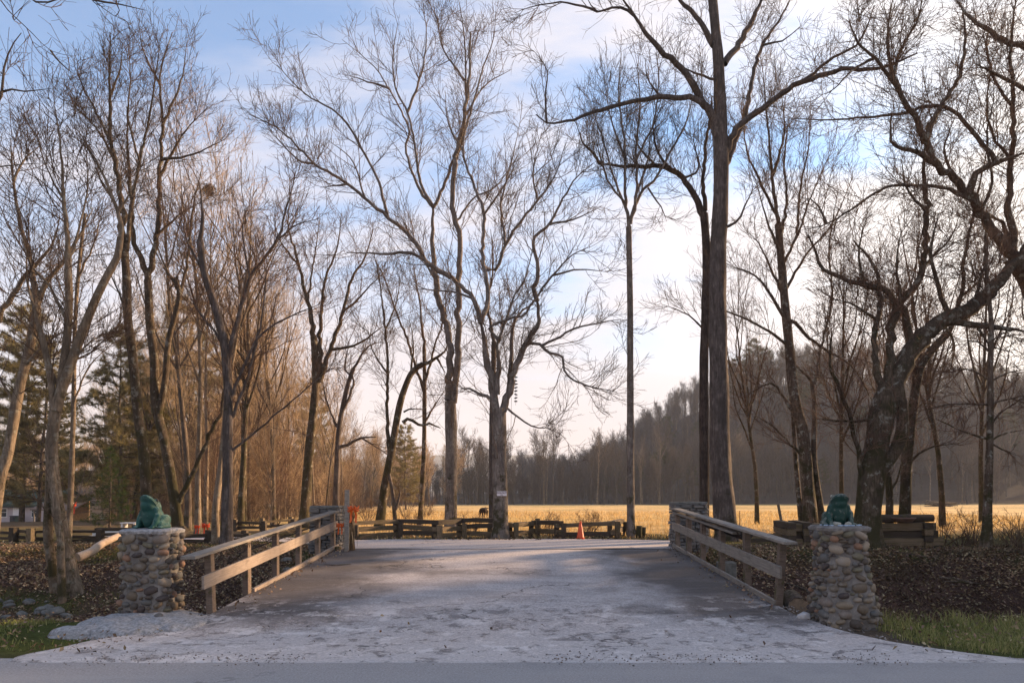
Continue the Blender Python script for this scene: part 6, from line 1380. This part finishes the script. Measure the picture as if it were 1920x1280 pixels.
# ================================================================== GROUND COVER
def blades(name, label, x, y, h, wd, colA, colB, seed, lean=0.45, mat='blade', cat='grass'):
    rg = np.random.default_rng(seed); n = len(x); z = zg(x, y)-.01; a_ = rg.uniform(0, 6.28, n); dx, dy = np.cos(a_), np.sin(a_); h = h*rg.uniform(.45, 1.15, n); w_ = wd*rg.uniform(.6, 1.3, n); le = lean*h*rg.uniform(.3, 1.5, n); b_ = rg.uniform(0, 6.28, n); lx, ly = np.cos(b_)*le, np.sin(b_)*le
    P0 = np.stack([x-dx*w_, y-dy*w_, z], 1); P1 = np.stack([x+dx*w_, y+dy*w_, z], 1); P2 = np.stack([x+lx*.35+dx*w_*.7, y+ly*.35+dy*w_*.7, z+h*.62], 1); P3 = np.stack([x+lx*.35-dx*w_*.7, y+ly*.35-dy*w_*.7, z+h*.62], 1); P4 = np.stack([x+lx, y+ly, z+h*.98], 1)
    V = np.stack([P0, P1, P2, P3, P4], 1).reshape(-1, 3); i = np.arange(n)*5
    Q = np.stack([i, i+1, i+2, i+3], 1); T3 = np.stack([i+3, i+2, i+4], 1); g_ = rg.random(n)[:, None]; c = np.array(colA)*(1-g_)+np.array(colB)*g_; c = c*rg.uniform(.7, 1.25, (n, 1))
    o = link(name, npmesh(name, V, [Q, T3], True, None, np.repeat(c, 5, 0)), None, M[mat]); tag(o, label, cat, None, 'stuff'); return o
rg = np.random.default_rng(801)
def scatter(n, x0, x1, y0, y1, f):
    x = rg.uniform(x0, x1, n*6); y = rg.uniform(y0, y1, n*6); k = rg.random(n*6) < f(x, y); return x[k][:n], y[k][:n]
x, y = scatter(15000, 4.75, 9.5, 7.55, 10.3, lambda x, y: (ss(apr(y)+.35, apr(y)+.8, x)*ss(7.5+.0*x, 8.0, y)*(1-ss(9.9, 10.35, y))*(.12+.9*(fbm(x, y, .8, 40) > .0))).clip(0, 1))
blades('verge_grass', 'green grass along the road verge right of the right pillar', x, y, .10+.15*ss(8.5, 9.8, y), .005, (.17, .20, .05), (.42, .37, .16), 802)
x, y = scatter(8000, -10.5, -5.1, 7.7, 10.2, lambda x, y: (ss(5.2, 5.7, -x+.0*y)*ss(7.75, 8.1, y)*(1-ss(9.4, 10.2, y))*(.2+.9*(fbm(x, y, .9, 41) > -.02))*(1-((np.abs(x+5.3) < .95) & (y > 8.45)))).clip(0, 1))
blades('verge_grass', 'short green grass along the road verge left of the left pillar', x, y, .085, .005, (.14, .18, .04), (.34, .31, .12), 803)
x, y = scatter(9000, -14, 12, 11, 22, lambda x, y: ((np.abs(x) > 4.6)*(fbm(x, y, 1.3, 12) > .16)*1.0 + .65*ss(16.3, 17.2, y)*(np.abs(x+.3) > 5.3)*(1-((y > 19) & (x < 0)))).clip(0, 1))
blades('bank_grass', 'patchy moss green grass on the creek banks', x, y, .075, .006, (.10, .125, .025), (.24, .22, .07), 804)
x, y = scatter(26000, -14, 34, 21, 62, lambda x, y: (ss(20.6, 22.5, y)*(x/y > -.24)*(x/y < .8)*(28/y)**1.2*(1-((y < 22.3) & (np.abs(x) < 2.3))*.5)).clip(0, 1))
blades('hay_stubble', 'dry golden hay grass standing in the near part of the field', x, y, .13+.0016*y, .007+.00022*y, (.42, .27, .10), (.66, .46, .20), 805)
def leaves(name, label, x, y, size, cols, seed, zf=None):
    rg = np.random.default_rng(seed); n = len(x); z = (zg(x, y) if zf is None else zf(x, y))+rg.uniform(.004, .05, n); a_ = rg.uniform(0, 6.28, n); s = size*rg.uniform(.5, 1.3, n); ti = rg.normal(size=(n, 2))*.45
    u = np.stack([np.cos(a_), np.sin(a_), ti[:, 0]], 1)*s[:, None]; v = np.stack([-np.sin(a_), np.cos(a_), ti[:, 1]], 1)*(s*.62)[:, None]; c = np.stack([x, y, z], 1); up = np.array([0, 0, 1])*(s*.35)[:, None]
    V = np.stack([c-u, c-v*.9+up*.5, c+u, c+v*.9+up*.5], 1).reshape(-1, 3); Q = np.arange(4*n).reshape(-1, 4); cc = np.array(cols)[rg.integers(0, len(cols), n)]*rg.uniform(.55, 1.35, (n, 1))*np.clip(1+1.1*fbm(x, y, 1.9, 60), .5, 1.7)[:, None]
    o = link(name, npmesh(name, V, Q, False, None, np.repeat(cc, 4, 0)), None, M['leaf']); tag(o, label, 'leaf litter', None, 'stuff')
LC = [(1.25*c_[0], 1.38*c_[1], 1.12*c_[2]) for c_ in [(.19, .11, .08), (.14, .078, .06), (.26, .17, .115), (.10, .06, .05), (.34, .24, .17), (.17, .10, .09), (.22, .12, .085)]]
x, y = scatter(46000, -15, -4.4, 9.7, 20, lambda x, y: (.3+.75*(fbm(x, y, 1.3, 12) < .14))*(1-ss(17.5, 20, y)))
leaves('leaf_litter', 'purple brown fallen leaves covering the left creek bank', x, y, .034, LC, 811)
x, y = scatter(52000, 4.2, 15, 9.9, 19, lambda x, y: (.45+.55*(fbm(x, y, 1.1, 14) < .12))*(1-ss(17.2, 19, y)))
leaves('leaf_litter', 'dark brown fallen leaves covering the right ditch bank', x, y, .036, [tuple(np.array(c)*.95) for c in LC], 812)
x, y = scatter(900, -7, 7.5, 7.2, 9.6, lambda x, y: ((np.abs(x) > 4.3)*.6+.02)*(y > 7.4)); leaves('leaf_litter', 'scattered leaf scraps along the edges of the concrete apron', x, y, .025, LC, 813, lambda x, y: zd(y)+.012)
x, y = scatter(1500, -9, 6.5, 20.2, 22.6, lambda x, y: 0*x+.5); leaves('leaf_litter', 'dry leaves gathered under the zigzag fence', x, y, .05, LC, 814, lambda x, y: zg(x, y)+.01)
def pebbles(name, label, x, y, size, seed, cols, zf):
    rg = np.random.default_rng(seed); n = len(x); s = size*rg.uniform(.4, 1.4, n); O = np.array([(1, 0, 0), (0, 1, 0), (-1, 0, 0), (0, -1, 0), (0, 0, .7), (0, 0, -.5)])
    V = np.stack([x, y, zf(x, y)], 1)[:, None]+O[None]*s[:, None, None]*rg.uniform(.7, 1.3, (n, 6, 1)); T_ = np.array([(0, 1, 4), (1, 2, 4), (2, 3, 4), (3, 0, 4), (1, 0, 5), (2, 1, 5), (3, 2, 5), (0, 3, 5)])
    Q = (np.arange(n)[:, None, None]*6+T_[None]).reshape(-1, 3); cc = np.array(cols)[rg.integers(0, len(cols), n)]*rg.uniform(.7, 1.3, (n, 1))
    o = link(name, npmesh(name, V.reshape(-1, 3), Q, False, None, np.repeat(cc, 6, 0)), None, M['leaf']); tag(o, label, 'gravel', None, 'stuff')
GC = [(.30, .27, .25), (.18, .16, .145), (.42, .39, .37), (.22, .16, .12)]
x, y = scatter(700, -6.2, 6, 6.95, 7.7, lambda x, y: np.exp(-((y-7.25)/.22)**2)*.8*(fbm(x, x*0, .8, 71) > 0)+.05); pebbles('gravel', 'loose grit along the joint between road and concrete apron', x, y, .010, 821, GC, lambda x, y: 0*x+.012)
x, y = scatter(1300, -5.4, 5.2, 8.2, 10.3, lambda x, y: np.exp(-((x-apl(y))/.25)**2)+np.exp(-((x-apr(y))/.22)**2)); pebbles('gravel', 'loose gravel at the sides of the concrete apron', x, y, .016, 822, GC, lambda x, y: np.maximum(zg(x, y), zd(y)-.02)+.015)
x, y = scatter(1500, DL+.08, DR-.08, 9.8, 16.6, lambda x, y: np.exp(-(np.minimum(x-DL, DR-x)/.28)**2)); leaves('leaf_litter', 'dry leaves and grit gathered along the toe boards of the bridge', x, y, .028, LC, 823, lambda x, y: zd(y)+.012)
# dry stems on the right bank
x, y = scatter(2600, 4.6, 14, 10.8, 18, lambda x, y: .5*(fbm(x, y, 1.2, 44) > .0)+.05); blades('dry_stems', 'tangled dry brown stems on the right ditch bank', x, y, .24, .0045, (.13, .085, .05), (.26, .19, .10), 806, .9)
print('total tris', sum(len(o.data.polygons) for o in SC.objects if o.type == 'MESH'))

# ================================================================== AIR
hzm = bpy.data.materials.new('haze_air'); hzm.use_nodes = True; t = hzm.node_tree; t.nodes.clear()
o_ = t.nodes.new('ShaderNodeOutputMaterial'); pv = t.nodes.new('ShaderNodeVolumePrincipled'); t.links.new(pv.outputs[0], o_.inputs['Volume'])
pv.inputs['Color'].default_value = (0.93, 0.94, 0.97, 1); pv.inputs['Density'].default_value = HAZE; pv.inputs['Anisotropy'].default_value = 0.0
if HAZE > 0:
    o = MB().box((0, 550, 58), (3400, 2000, 132)).build('haze', hzm); tag(o, 'thin pale winter haze over the valley', 'haze', None, 'stuff')
